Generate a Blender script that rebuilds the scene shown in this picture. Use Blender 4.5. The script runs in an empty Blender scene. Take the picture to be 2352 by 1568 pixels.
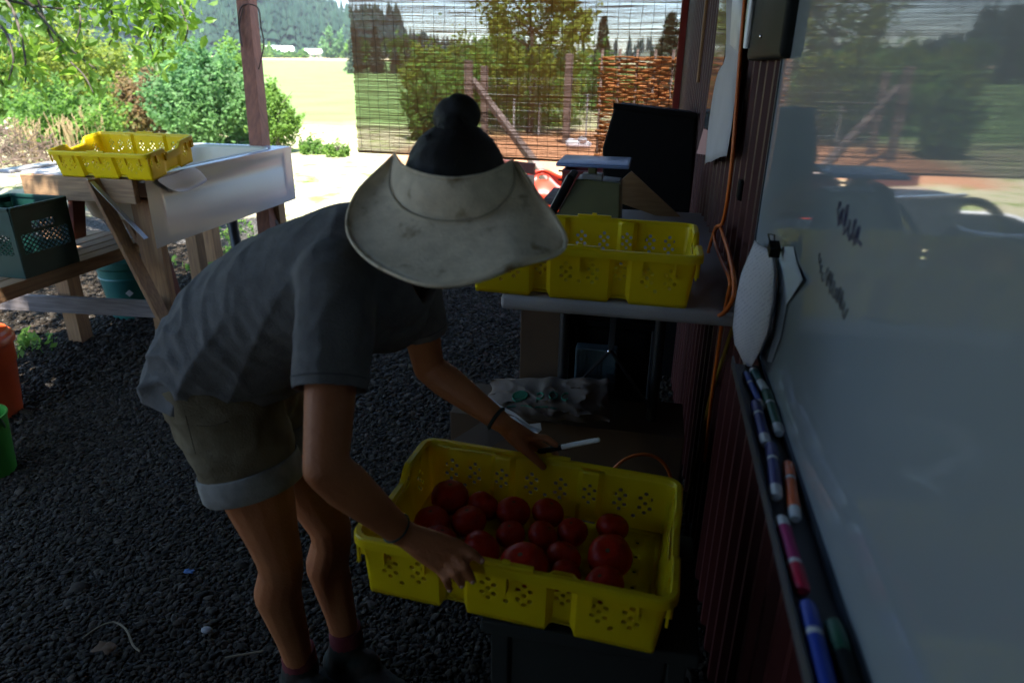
import bpy, bmesh, math, random
import numpy as np
from mathutils import Vector, Matrix, noise as mnoise
R = math.radians
random.seed(7)
rng = np.random.default_rng(11)
S = bpy.context.scene
COL = S.collection

# ------------------------------------------------------------------ camera, world, sun, exposure
CAM_H, YAW, PITCH, ROLL, FPX = 1.55, R(11.3), R(22), R(0.8), 1568.0
cam_data = bpy.data.cameras.new("camera")
cam_data.lens = 24.0
cam_data.sensor_width = 36.0
cam_data.clip_start, cam_data.clip_end = 0.02, 4000
cam_data.dof.use_dof = True
cam_data.dof.focus_distance = 2.2
cam_data.dof.aperture_fstop = 3.4
camera = bpy.data.objects.new("camera", cam_data)
COL.objects.link(camera)
CAM_M = Matrix.Rotation(YAW, 4, 'Z') @ Matrix.Rotation(R(90) - PITCH, 4, 'X') @ Matrix.Rotation(ROLL, 4, 'Z')
camera.matrix_world = Matrix.Translation((0, 0, CAM_H)) @ CAM_M
S.camera = camera

HAZE = 0.00035
SUN_TO = Vector((0.142, -0.382, 0.9135)).normalized()      # from the ground towards the sun
world = bpy.data.worlds.new("World")
S.world = world
world.use_nodes = True
wn = world.node_tree
bg = wn.nodes['Background']
sky = wn.nodes.new('ShaderNodeTexSky')
sky.sky_type = 'NISHITA'
sky.sun_disc = False
sky.sun_elevation = math.asin(SUN_TO.z)
sky.sun_rotation = math.atan2(SUN_TO.x, SUN_TO.y)
sky.air_density, sky.dust_density, sky.ozone_density = 1.0, 0.3, 4.0
bg.inputs['Strength'].default_value = 0.10
wn.links.new(sky.outputs[0], bg.inputs[0])
sun_data = bpy.data.lights.new("sun", 'SUN')
sun_data.energy, sun_data.angle = 4.8, R(0.53)
sun_data.color = (1.0, 0.96, 0.90)
sun = bpy.data.objects.new("sun", sun_data)
COL.objects.link(sun)
sun.rotation_euler = (-SUN_TO).to_track_quat('-Z', 'Y').to_euler()
S.view_settings.view_transform = 'Standard'
S.view_settings.look = 'None'
S.view_settings.exposure = 2.42
S.view_settings.gamma = 1.0
S.cycles.use_denoising = True
S.cycles.max_bounces = 10
S.cycles.diffuse_bounces = 5
S.cycles.glossy_bounces = 4
S.cycles.transparent_max_bounces = 16
S.cycles.sample_clamp_indirect = 6.0
S.cycles.caustics_reflective = False
S.cycles.caustics_refractive = False

# measured points of the photograph (2352 x 1568 px) turned into places in the shed
def ray(px, py):
    return CAM_M.to_3x3() @ Vector(((px - 1176) / FPX, -(py - 784) / FPX, -1.0))
def at(px, py, d):
    return Vector((0, 0, CAM_H)) + ray(px, py) * d
def onY(px, py, Y):
    r = ray(px, py); return Vector((0, 0, CAM_H)) + r * (Y / r.y)
def onX(px, py, X):
    r = ray(px, py); return Vector((0, 0, CAM_H)) + r * (X / r.x)
def onZ(px, py, Z=0.0):
    r = ray(px, py); return Vector((0, 0, CAM_H)) + r * ((Z - CAM_H) / r.z)

# ------------------------------------------------------------------ materials
def mat(name, col, rough=0.6, col2=None, scale=8.0, bump=0.0, bscale=60.0, metal=0.0, spec=0.5,
        transl=0.0, coat=0.0, stretch=None, detail=5.0, lo=0.35, hi=0.65, ior=None, tcol=None, dots=None):
    m = bpy.data.materials.new(name)
    m.use_nodes = True
    nt = m.node_tree; N = nt.nodes; L = nt.links
    b = N['Principled BSDF']
    b.inputs['Roughness'].default_value = rough
    b.inputs['Metallic'].default_value = metal
    b.inputs['Specular IOR Level'].default_value = spec
    if ior: b.inputs['IOR'].default_value = ior
    if coat:
        b.inputs['Coat Weight'].default_value = coat
        b.inputs['Coat Roughness'].default_value = 0.03
    tc = N.new('ShaderNodeTexCoord')
    src = tc.outputs['Object']
    if stretch:
        mp = N.new('ShaderNodeMapping'); mp.inputs['Scale'].default_value = stretch
        L.new(src, mp.inputs[0]); src = mp.outputs[0]
    colout = None
    if col2 is not None:
        n = N.new('ShaderNodeTexNoise'); n.inputs['Scale'].default_value = scale; n.inputs['Detail'].default_value = detail
        L.new(src, n.inputs['Vector'])
        cr = N.new('ShaderNodeValToRGB')
        cr.color_ramp.elements[0].position = lo; cr.color_ramp.elements[1].position = hi
        cr.color_ramp.elements[0].color = (*col, 1); cr.color_ramp.elements[1].color = (*col2, 1)
        L.new(n.outputs[0], cr.inputs[0])
        colout = cr.outputs[0]
        if dots:                                   # (colour, scale, threshold): stains with edges of their own
            n2 = N.new('ShaderNodeTexNoise'); n2.inputs['Scale'].default_value = dots[1]; n2.inputs['Detail'].default_value = 3
            L.new(tc.outputs['Object'], n2.inputs['Vector'])
            c2 = N.new('ShaderNodeValToRGB')
            c2.color_ramp.elements[0].position = dots[2]; c2.color_ramp.elements[1].position = dots[2] + 0.12
            L.new(n2.outputs[0], c2.inputs[0])
            mx = N.new('ShaderNodeMix'); mx.data_type = 'RGBA'
            L.new(c2.outputs[0], mx.inputs[0]); L.new(colout, mx.inputs[6]); mx.inputs[7].default_value = (*dots[0], 1)
            colout = mx.outputs[2]
        L.new(colout, b.inputs['Base Color'])
    else:
        b.inputs['Base Color'].default_value = (*col, 1)
    if bump:
        nb = N.new('ShaderNodeTexNoise'); nb.inputs['Scale'].default_value = bscale; nb.inputs['Detail'].default_value = 4
        L.new(src, nb.inputs['Vector'])
        bp = N.new('ShaderNodeBump'); bp.inputs['Strength'].default_value = bump; bp.inputs['Distance'].default_value = 0.01
        L.new(nb.outputs[0], bp.inputs['Height']); L.new(bp.outputs[0], b.inputs['Normal'])
    if transl:
        t = N.new('ShaderNodeBsdfTranslucent')
        if tcol: t.inputs[0].default_value = (*tcol, 1)
        elif colout is not None: L.new(colout, t.inputs[0])
        else: t.inputs[0].default_value = (*col, 1)
        ms = N.new('ShaderNodeMixShader'); ms.inputs[0].default_value = transl
        L.new(b.outputs[0], ms.inputs[1]); L.new(t.outputs[0], ms.inputs[2])
        L.new(ms.outputs[0], N['Material Output'].inputs[0])
    return m

M = {}
M['yellow'] = mat('yellow plastic', (0.80, 0.64, 0.004), 0.38, (0.84, 0.69, 0.008), 9, 0.05, 150, transl=0.33, tcol=(0.95, 0.66, 0.008), dots=((0.34, 0.24, 0.02), 13, 0.66))
M['tomato'] = mat('tomato skin', (0.33, 0.004, 0.001), 0.42, (0.40, 0.022, 0.002), 7, spec=0.22)
M['scar'] = mat('tomato scar', (0.08, 0.05, 0.02), 0.8)
M['skin'] = mat('tanned skin', (0.44, 0.165, 0.062), 0.55, (0.33, 0.11, 0.040), 7, 0.2, 160, spec=0.3, detail=9)
M['hair'] = mat('dark brown hair', (0.004, 0.003, 0.0022), 0.7, (0.008, 0.0055, 0.004), 20, 0.3, 90, stretch=(6, 6, 1))
M['shirt'] = mat('grey cotton', (0.122, 0.119, 0.115), 0.95, (0.158, 0.154, 0.148), 30, 0.25, 220, spec=0.1)
M['shorts'] = mat('worn canvas', (0.12, 0.092, 0.052), 0.95, (0.20, 0.165, 0.105), 14, 0.3, 240, spec=0.1)
M['cuff'] = mat('washed cuff', (0.27, 0.26, 0.235), 0.95, (0.19, 0.18, 0.16), 25, 0.2, 200, spec=0.1)
M['hat'] = mat('stained felt', (0.74, 0.635, 0.465), 0.95, (0.63, 0.535, 0.385), 38, 0.2, 190, spec=0.1, dots=((0.25, 0.175, 0.09), 19, 0.60), lo=.38, hi=.62, detail=8)
M['boot'] = mat('boot leather', (0.012, 0.02, 0.016), 0.75, (0.045, 0.031, 0.023), 20, 0.2, 90, spec=.2)
M['sock'] = mat('red sock', (0.12, 0.012, 0.015), 0.95)
M['band'] = mat('dark elastic', (0.01, 0.03, 0.03), 0.8)
M['wood'] = mat('raw lumber', (0.30, 0.18, 0.085), 0.75, (0.19, 0.105, 0.05), 6, 0.25, 30, stretch=(1, 14, 14), dots=((0.08, 0.045, 0.02), 5, 0.70))
M['woodZ'] = mat('raw lumber upright', (0.30, 0.165, 0.07), 0.75, (0.20, 0.10, 0.045), 6, 0.25, 30, stretch=(14, 14, 1))
M['woodY'] = mat('raw lumber lengthwise', (0.27, 0.16, 0.075), 0.75, (0.17, 0.095, 0.045), 6, 0.25, 30, stretch=(14, 1, 14))
M['woodred'] = mat('red stained lumber', (0.16, 0.045, 0.03), 0.75, (0.11, 0.03, 0.02), 6, 0.25, 30, stretch=(14, 14, 1))
M['woodgrey'] = mat('weathered lumber', (0.13, 0.11, 0.105), 0.8, (0.075, 0.06, 0.055), 6, 0.25, 30, stretch=(1, 12, 12))
M['post'] = mat('stained post', (0.24, 0.085, 0.045), 0.7, (0.15, 0.05, 0.028), 5, 0.25, 30, stretch=(10, 10, 0.8))
M['ply'] = mat('plywood', (0.34, 0.20, 0.09), 0.7, (0.26, 0.145, 0.06), 8, 0.1, 40, stretch=(1, 1, 8))
M['enamel'] = mat('tub enamel', (0.38, 0.375, 0.395), 0.26, (0.355, 0.35, 0.37), 3, 0.03, 9)
M['enamelin'] = mat('tub basin enamel', (0.50, 0.46, 0.36), 0.3)
M['redmetal'] = mat('red painted steel', (0.065, 0.009, 0.008), 0.5, (0.042, 0.006, 0.006), 5, 0.05, 20, stretch=(1, 1, 0.3))
M['trim'] = mat('red trim', (0.60, 0.13, 0.12), 0.5, (0.5, 0.10, 0.09), 5)  # pinkish base colour carries the glare from outside on this corner
M['roof'] = mat('roof underside', (0.10, 0.08, 0.065), 0.8, (0.06, 0.05, 0.04), 4)
M['lightblock'] = mat('dark light-block panel', (0.05, 0.03, 0.025), 0.85, (0.03, 0.02, 0.018), 4)  # serves only the two unseen panels that block light
M['board'] = mat('gloss whiteboard', (0.31, 0.355, 0.385), 0.035, (0.295, 0.34, 0.365), 2.5, spec=0.5, ior=2.0)
M['boardframe'] = mat('board frame', (0.05, 0.065, 0.09), 0.4, metal=0.5)
M['tray'] = mat('tray metal', (0.10, 0.105, 0.12), 0.45, metal=0.4)
M['whiteplastic'] = mat('white plastic', (0.66, 0.67, 0.68), 0.4, (0.6, 0.61, 0.62), 12)
M['tabletop'] = mat('moulded table top', (0.36, 0.345, 0.33), 0.55, (0.33, 0.315, 0.30), 6, 0.1, 160)
M['black'] = mat('black plastic', (0.004, 0.004, 0.0045), 0.6, (0.006, 0.006, 0.006), 20, 0.05, 100, spec=.08)
M['blackmetal'] = mat('black metal', (0.012, 0.013, 0.014), 0.45, metal=0.2)
M['olive'] = mat('olive enamel', (0.115, 0.115, 0.045), 0.4, (0.095, 0.095, 0.038), 9)
M['plate'] = mat('scale plate', (0.20, 0.29, 0.50), 0.3, (0.16, 0.24, 0.44), 8, metal=0.2)
M['dial'] = mat('dial face', (0.6, 0.58, 0.5), 0.4)
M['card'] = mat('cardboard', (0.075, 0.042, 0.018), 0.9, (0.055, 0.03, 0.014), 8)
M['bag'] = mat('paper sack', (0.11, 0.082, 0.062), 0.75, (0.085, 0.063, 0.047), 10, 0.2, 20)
M['ink'] = mat('green ink', (0.01, 0.12, 0.07), 0.8)
M['film'] = mat('clear wrap', (0.5, 0.52, 0.55), 0.12, spec=0.9)
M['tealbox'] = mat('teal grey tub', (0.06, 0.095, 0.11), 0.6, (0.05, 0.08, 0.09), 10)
M['orange'] = mat('orange cord', (0.55, 0.12, 0.012), 0.5)
M['yellowcord'] = mat('yellow cord', (0.30, 0.19, 0.02), 0.5)
M['paper'] = mat('paper', (0.56, 0.545, 0.56), 0.9, (0.50, 0.485, 0.50), 6, transl=0.2)
M['bluegrey'] = mat('blue grey sheet', (0.32, 0.38, 0.42), 0.6)
M['greendark'] = mat('dark green plastic', (0.004, 0.028, 0.022), 0.5, (0.006, 0.038, 0.03), 10, spec=.25)
M['bucket'] = mat('green bucket plastic', (0.012, 0.10, 0.085), 0.35, (0.02, 0.13, 0.11), 8)
M['limegreen'] = mat('bright green plastic', (0.035, 0.24, 0.02), 0.4, (0.03, 0.20, 0.02), 12, stretch=(1, 1, .2))
M['orangebin'] = mat('orange plastic', (0.62, 0.085, 0.02), 0.35, (0.5, 0.065, 0.015), 6)
M['redplastic'] = mat('red plastic', (0.40, 0.020, 0.006), 0.4, (0.48, 0.035, 0.006), 4, transl=0.15)
M['maroon'] = mat('dark red crate', (0.16, 0.012, 0.012), 0.5)
M['hose'] = mat('black hose', (0.012, 0.012, 0.014), 0.45)
M['chrome'] = mat('chrome', (0.7, 0.7, 0.72), 0.15, metal=1.0)
M['zinc'] = mat('zinc strap', (0.30, 0.31, 0.32), 0.4, metal=0.7)
M['rust'] = mat('rusty wire', (0.06, 0.03, 0.02), 0.7)
M['blueP'] = mat('blue marker plastic', (0.012, 0.045, 0.35), 0.35)
M['darkblueP'] = mat('dark blue marker plastic', (0.02, 0.02, 0.16), 0.35)
M['greenP'] = mat('green marker plastic', (0.008, 0.09, 0.05), 0.35)
M['orangeP'] = mat('orange marker plastic', (0.75, 0.13, 0.02), 0.35)
M['redP'] = mat('crimson marker plastic', (0.45, 0.012, 0.05), 0.35)
M['magentaP'] = mat('magenta label', (0.36, 0.015, 0.13), 0.5)
M['glasssheet'] = mat('clear sleeve', (0.10, 0.11, 0.12), 0.06, spec=0.9, ior=1.7)
M['darkgrey'] = mat('dark grey box', (0.010, 0.012, 0.012), 0.5, spec=.1)
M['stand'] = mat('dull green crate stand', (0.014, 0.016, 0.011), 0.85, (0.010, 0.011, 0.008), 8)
M['leafnear'] = mat('backlit leaf', (0.075, 0.15, 0.022), 0.4, (0.05, 0.11, 0.018), 3, transl=0.5, tcol=(0.28, 0.48, 0.05), spec=0.4)
M['bark'] = mat('bark', (0.075, 0.06, 0.045), 0.9, (0.05, 0.04, 0.03), 10, 0.4, 30)
def foliage(name, a, b, t):
    return mat(name, a, 0.6, b, 0.9, transl=0.5, tcol=t, detail=3, lo=0.4, hi=0.6, spec=0.2)
M['fol_yellow'] = foliage('willow leaves', (0.10, 0.14, 0.028), (0.17, 0.19, 0.04), (0.36, 0.44, 0.06))
M['fol_green'] = foliage('alder leaves', (0.055, 0.12, 0.03), (0.10, 0.17, 0.04), (0.22, 0.42, 0.07))
M['fol_blue'] = foliage('blue-green leaves', (0.06, 0.13, 0.055), (0.11, 0.19, 0.075), (0.22, 0.44, 0.15))  # cool blue-green leaf tone
M['fol_bright'] = foliage('fresh leaves', (0.09, 0.17, 0.035), (0.13, 0.21, 0.045), (0.26, 0.45, 0.08))
M['fol_rust'] = foliage('dry rusty leaves', (0.17, 0.115, 0.065), (0.12, 0.12, 0.04), (0.30, 0.20, 0.09))
M['needle'] = mat('conifer needles', (0.035, 0.055, 0.028), 0.7, (0.055, 0.075, 0.035), 0.3, transl=0.15)
M['forest'] = mat('far conifers', (0.009, 0.024, 0.018), 0.9, (0.020, 0.042, 0.026), 0.05, spec=.05)
M['straw'] = mat('dry stalks', (0.42, 0.32, 0.17), 0.9, (0.33, 0.23, 0.12), 3, transl=0.2)
M['twig'] = mat('dead twigs', (0.17, 0.12, 0.085), 0.9, (0.09, 0.06, 0.045), 8)
M['fencewood'] = mat('grey fence post', (0.17, 0.12, 0.10), 0.85, (0.11, 0.08, 0.065), 6, 0.3, 20, stretch=(8, 8, 1))
M['galv'] = mat('galvanised', (0.4, 0.41, 0.42), 0.5, metal=0.6)
M['barnwhite'] = mat('white sheet roof', (0.78, 0.78, 0.76), 0.5)
M['barnwall'] = mat('grey siding', (0.42, 0.40, 0.38), 0.8)
M['slat'] = mat('bamboo slat', (0.16, 0.095, 0.05), 0.6, (0.10, 0.058, 0.03), 3, transl=0.6, tcol=(0.42, 0.23, 0.10), stretch=(.6, 1, 120))
M['thread'] = mat('blind thread', (0.015, 0.012, 0.01), 0.9)
M['reed'] = mat('reed panel', (0.52, 0.20, 0.045), 0.7, (0.36, 0.12, 0.025), 3, transl=0.3, tcol=(0.7, 0.30, 0.06), stretch=(1.2, 1, 60))
M['bluescrap'] = mat('blue scrap', (0.015, 0.07, 0.2), 0.6)
M['deadleaf'] = mat('dead leaf', (0.09, 0.045, 0.016), 0.8)
M['eye'] = mat('eye white', (0.7, 0.7, 0.68), 0.3)
M['lip'] = mat('lips', (0.32, 0.10, 0.075), 0.5)
M['beige'] = mat('beige panel', (0.34, 0.27, 0.20), 0.7, (0.28, 0.22, 0.17), 6)
M['whitecloth'] = mat('white bag film', (0.74, 0.73, 0.77), 0.6, transl=0.2)
M['dullstraw'] = mat('dull dry stalk', (0.15, 0.115, 0.07), 0.9)

# ------------------------------------------------------------------ mesh builder and object helpers
class MB:
    def __init__(s): s.v = []; s.f = []
    def add(s, vs, fs):
        o = len(s.v); s.v += [tuple(v) for v in vs]; s.f += [tuple(i + o for i in f) for f in fs]; return s
    def box(s, c, d, rot=None, bev=0.0):
        x, y, z = d[0] / 2, d[1] / 2, d[2] / 2
        if bev <= 0:
            vs = [(a * x, b * y, e * z) for a in (-1, 1) for b in (-1, 1) for e in (-1, 1)]
            fs = [(0, 1, 3, 2), (4, 6, 7, 5), (0, 4, 5, 1), (2, 3, 7, 6), (0, 2, 6, 4), (1, 5, 7, 3)]
        else:
            bm = bmesh.new(); bmesh.ops.create_cube(bm, size=1)
            for v in bm.verts: v.co = Vector((v.co.x * 2 * x, v.co.y * 2 * y, v.co.z * 2 * z))
            bmesh.ops.bevel(bm, geom=bm.edges[:], offset=bev, segments=2, affect='EDGES', profile=0.6)
            bm.verts.index_update()
            vs = [tuple(v.co) for v in bm.verts]; fs = [tuple(v.index for v in f.verts) for f in bm.faces]; bm.free()
        m = rot.to_3x3() if rot is not None else None
        c = Vector(c)
        return s.add([(m @ Vector(v) if m else Vector(v)) + c for v in vs], fs)
    def bar(s, a, b, w, h, bev=0.0, up=(0, 0, 1)):
        a, b = Vector(a), Vector(b); d = b - a; L = d.length; d.normalize()
        u = Vector(up)
        if abs(u.dot(d)) > 0.98: u = Vector((1, 0, 0))
        sd = d.cross(u).normalized(); u2 = sd.cross(d)
        m = Matrix((sd, d, u2)).transposed()
        return s.box((a + b) / 2, (w, L, h), m, bev)
    def tube(s, pts, rad, n=8, cap=True):
        pts = [Vector(p) for p in pts]; k = len(pts)
        rs = rad if isinstance(rad, (list, tuple)) else [rad] * k
        vs = []; fs = []; prev = None
        for i, p in enumerate(pts):
            d = (pts[min(i + 1, k - 1)] - pts[max(i - 1, 0)])
            if d.length < 1e-9: d = Vector((0, 0, 1))
            d.normalize()
            if prev is None:
                u = d.orthogonal().normalized()
            else:
                u = (prev - d * prev.dot(d))
                u = u.normalized() if u.length > 1e-6 else d.orthogonal().normalized()
            prev = u; w = d.cross(u)
            for j in range(n):
                a = 2 * math.pi * j / n
                vs.append(p + (u * math.cos(a) + w * math.sin(a)) * rs[i])
        for i in range(k - 1):
            for j in range(n):
                a = i * n + j; b = i * n + (j + 1) % n
                fs.append((a, b, b + n, a + n))
        if cap:
            fs.append(tuple(range(n))[::-1]); fs.append(tuple((k - 1) * n + j for j in range(n)))
        return s.add(vs, fs)
    def lathe(s, prof, n=24, c=(0, 0, 0), axis=None):
        c = Vector(c); q = Vector((0, 0, 1)).rotation_difference(Vector(axis)).to_matrix() if axis is not None else None
        vs = []; fs = []
        for r, z in prof:
            for j in range(n):
                a = 2 * math.pi * j / n; v = Vector((r * math.cos(a), r * math.sin(a), z))
                vs.append((q @ v if q else v) + c)
        for i in range(len(prof) - 1):
            for j in range(n):
                a = i * n + j; b = i * n + (j + 1) % n
                fs.append((a, b, b + n, a + n))
        return s.add(vs, fs)
    def ball(s, c, r, seg=12, rings=8, m=None):
        r = r if isinstance(r, (tuple, list)) else (r, r, r)
        vs = [(0, 0, 1)]; fs = []
        for i in range(1, rings):
            t = math.pi * i / rings
            for j in range(seg):
                a = 2 * math.pi * j / seg; vs.append((math.sin(t) * math.cos(a), math.sin(t) * math.sin(a), math.cos(t)))
        vs.append((0, 0, -1)); last = len(vs) - 1
        for j in range(seg): fs.append((0, 1 + j, 1 + (j + 1) % seg))
        for i in range(rings - 2):
            for j in range(seg):
                a = 1 + i * seg + j; b = 1 + i * seg + (j + 1) % seg
                fs.append((a, a + seg, b + seg, b))
        o = 1 + (rings - 2) * seg
        for j in range(seg): fs.append((o + j, last, o + (j + 1) % seg))
        c = Vector(c)
        return s.add([(m @ Vector((v[0] * r[0], v[1] * r[1], v[2] * r[2])) if m else Vector((v[0] * r[0], v[1] * r[1], v[2] * r[2]))) + c for v in vs], fs)
    def caps(s, a, b, ra, rb, n=12):
        """closed tapered capsule"""
        a, b = Vector(a), Vector(b); d = b - a; L = max(d.length, 1e-6); d /= L
        pts = []; rs = []
        for t in (-1, -0.87, -0.5, 0):
            pts.append(a + d * ra * t); rs.append(ra * math.sqrt(max(1 - t * t, 0.004)))
        for t in (0, 0.5, 0.87, 1):
            pts.append(b + d * rb * t); rs.append(rb * math.sqrt(max(1 - t * t, 0.004)))
        return s.tube(pts, rs, n)
    def sheet(s, rows):
        n = len(rows[0]); vs = [p for r in rows for p in r]
        return s.add(vs, [(i * n + j, i * n + j + 1, (i + 1) * n + j + 1, (i + 1) * n + j) for i in range(len(rows) - 1) for j in range(n - 1)])

OFF = {}
def tag(o, label=None, cat=None, group=None, kind=None):
    if label: o['label'] = label
    if cat: o['category'] = cat
    if group: o['group'] = group
    if kind: o['kind'] = kind
    return o
def thing(name, loc, label, cat, group=None):
    o = bpy.data.objects.new(name, None); o.empty_display_size = 0.05
    COL.objects.link(o); o.location = loc; OFF[o] = Vector(loc)
    return tag(o, label, cat, group)
def mesh_of(name, v, f):
    me = bpy.data.meshes.new(name); me.from_pydata([tuple(x) for x in v], [], f); me.update(); return me
def obj(name, mb, m, parent=None, smooth=None, local=False, loc=None, label=None, bev=0.0):
    """one mesh object; world-space verts are moved into the parent's frame"""
    off = Vector((0, 0, 0)) if local else (OFF[parent] if parent is not None else (Vector(loc) if loc is not None else Vector((0, 0, 0))))
    v = [Vector(x) - off for x in mb.v] if off.length else mb.v
    me = mesh_of(name, v, mb.f); me.materials.append(m)
    o = bpy.data.objects.new(name, me); COL.objects.link(o)
    if parent is not None: o.parent = parent; OFF[o] = off
    elif loc is not None: o.location = loc; OFF[o] = off
    else: OFF[o] = Vector((0, 0, 0))
    if smooth is not None:
        me.polygons.foreach_set('use_smooth', [True] * len(me.polygons))
        if smooth < 180: me.set_sharp_from_angle(angle=R(smooth))
    if bev:
        b = o.modifiers.new('bevel', 'BEVEL'); b.width = bev; b.segments = 2; b.limit_method = 'ANGLE'
    if label: o['label'] = label
    return o
def solid(o, t, off=0.0):
    m = o.modifiers.new('solidify', 'SOLIDIFY'); m.thickness = t; m.offset = off; return o
def copy_tree(o, parent=None):
    c = o.copy(); COL.objects.link(c)
    if parent is not None: c.parent = parent
    for ch in o.children: copy_tree(ch, c)
    return c
def fastmesh(name, V, F, m, smooth=False, parent=None):
    """numpy mesh: V (n,3), F (k,4) or (k,3)"""
    me = bpy.data.meshes.new(name); k = F.shape[1]
    me.vertices.add(len(V)); me.vertices.foreach_set('co', V.astype(np.float32).ravel())
    me.loops.add(F.size); me.loops.foreach_set('vertex_index', F.astype(np.int32).ravel())
    me.polygons.add(len(F)); me.polygons.foreach_set('loop_start', np.arange(0, F.size, k, dtype=np.int32))
    if smooth: me.polygons.foreach_set('use_smooth', np.ones(len(F), bool))
    me.update(calc_edges=True); me.materials.append(m)
    o = bpy.data.objects.new(name, me); COL.objects.link(o)
    if parent is not None: o.parent = parent
    return o
def catmull(P, n):
    P = [Vector(p) for p in P]; out = []
    Q = [P[0] * 2 - P[1]] + P + [P[-1] * 2 - P[-2]]
    for i in range(1, len(Q) - 2):
        for k in range(n):
            t = k / n; a, b, c, d = Q[i - 1], Q[i], Q[i + 1], Q[i + 2]
            out.append(0.5 * ((2 * b) + (c - a) * t + (2 * a - 5 * b + 4 * c - d) * t * t + (3 * b - a - 3 * c + d) * t ** 3))
    out.append(P[-1]); return out
def remeshed(mb, voxel, smooth_it=6, fac=0.5):
    me = mesh_of('tmp', mb.v, mb.f); o = bpy.data.objects.new('tmp', me); COL.objects.link(o)
    r = o.modifiers.new('r', 'REMESH'); r.mode = 'VOXEL'; r.voxel_size = voxel
    if smooth_it:
        s = o.modifiers.new('s', 'SMOOTH'); s.factor = fac; s.iterations = smooth_it
    dg = bpy.context.evaluated_depsgraph_get(); dg.update()
    me2 = bpy.data.meshes.new_from_object(o.evaluated_get(dg)); bpy.data.objects.remove(o)
    return me2
def link_mesh(name, me, m, parent, off, smooth=True):
    me.name = name; me.materials.clear(); me.materials.append(m)
    me.transform(Matrix.Translation(-Vector(off)))
    me.polygons.foreach_set('use_smooth', [smooth] * len(me.polygons)); me.update()
    o = bpy.data.objects.new(name, me); COL.objects.link(o)
    if parent is not None: o.parent = parent
    else: o.location = off
    OFF[o] = Vector(off); return o

# ------------------------------------------------------------------ ground, field, hills
def ground_mat():
    m = bpy.data.materials.new('ground'); m.use_nodes = True
    nt = m.node_tree; N = nt.nodes; L = nt.links; b = N['Principled BSDF']
    b.inputs['Roughness'].default_value = 0.95; b.inputs['Specular IOR Level'].default_value = 0.1
    tc = N.new('ShaderNodeTexCoord'); sp = N.new('ShaderNodeSeparateXYZ'); L.new(tc.outputs['Object'], sp.inputs[0])
    def noise(sc, det=4):
        n = N.new('ShaderNodeTexNoise'); n.inputs['Scale'].default_value = sc; n.inputs['Detail'].default_value = det
        L.new(tc.outputs['Object'], n.inputs['Vector']); return n.outputs[0]
    def math_(op, a, b_=None):
        n = N.new('ShaderNodeMath'); n.operation = op
        for i, x in enumerate((a, b_)):
            if x is None: continue
            if isinstance(x, (int, float)): n.inputs[i].default_value = x
            else: L.new(x, n.inputs[i])
        return n.outputs[0]
    def ramp(x, a, b_):
        n = N.new('ShaderNodeMapRange'); n.interpolation_type = 'SMOOTHSTEP'
        L.new(x, n.inputs[0]); n.inputs[1].default_value = a; n.inputs[2].default_value = b_; return n.outputs[0]
    def ramp2(x, c1, c2, lo=.35, hi=.65):
        n = N.new('ShaderNodeValToRGB'); n.color_ramp.elements[0].position = lo; n.color_ramp.elements[1].position = hi
        n.color_ramp.elements[0].color = (*c1, 1); n.color_ramp.elements[1].color = (*c2, 1); L.new(x, n.inputs[0]); return n.outputs[0]
    def mix(f, a, b_):
        n = N.new('ShaderNodeMix'); n.data_type = 'RGBA'; L.new(f, n.inputs[0]); L.new(a, n.inputs[6]); L.new(b_, n.inputs[7]); return n.outputs[2]
    X, Y = sp.outputs[0], sp.outputs[1]
    wob = math_('MULTIPLY', math_('SUBTRACT', noise(0.9), 0.5), 3.0)
    Yw = math_('ADD', Y, wob)
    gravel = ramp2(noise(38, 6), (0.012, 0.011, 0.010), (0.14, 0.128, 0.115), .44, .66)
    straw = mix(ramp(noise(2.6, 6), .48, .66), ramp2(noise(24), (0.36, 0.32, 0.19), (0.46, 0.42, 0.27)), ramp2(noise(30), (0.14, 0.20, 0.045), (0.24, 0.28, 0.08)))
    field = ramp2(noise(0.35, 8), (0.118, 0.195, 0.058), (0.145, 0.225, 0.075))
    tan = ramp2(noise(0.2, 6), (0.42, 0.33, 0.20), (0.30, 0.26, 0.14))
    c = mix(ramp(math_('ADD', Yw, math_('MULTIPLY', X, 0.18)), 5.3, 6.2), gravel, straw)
    bed = math_('MULTIPLY', math_('MULTIPLY', ramp(Yw, 10.6, 11.6), math_('SUBTRACT', 1.0, ramp(Yw, 17, 20))), ramp(X, -5.2, -4.2))
    c = mix(bed, c, ramp2(noise(14), (0.36, 0.155, 0.075), (0.46, 0.24, 0.13)))
    # beyond the shrubs the mown field, east of x = 0 bare straw; the far edge is tan stubble
    fmask = math_('MULTIPLY', ramp(Yw, 15, 20), ramp(math_('ADD', math_('MULTIPLY', X, -1.0), wob), 2.2, 4.2))
    c = mix(fmask, c, field)
    c = mix(ramp(math_('ADD', Y, math_('MULTIPLY', wob, 6)), 150, 165), c, tan)
    L.new(c, b.inputs['Base Color'])
    bp = N.new('ShaderNodeBump'); bp.inputs['Strength'].default_value = 0.6; bp.inputs['Distance'].default_value = 0.03
    L.new(noise(45, 5), bp.inputs['Height']); L.new(bp.outputs[0], b.inputs['Normal'])
    return m
def sm(a, b, x):
    t = min(1, max(0, (x - a) / (b - a))); return t * t * (3 - 2 * t)
def gz(x, y):
    return 3.2 * sm(50, 230, y)
xs = sorted(set([-900, -600, -400, -300, -220, -160, -120, -90, -70, -50, -35, -25, -15, -8, -4, 0, 4, 8, 15, 25, 40, 60, 100, 160, 250, 400, 700]))
ys = [-60, -20, -5, 0, 5, 8, 12, 18, 25, 35, 50, 65, 80, 100, 120, 140, 160, 180, 200, 230, 260, 320, 450, 700, 1000]
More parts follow.
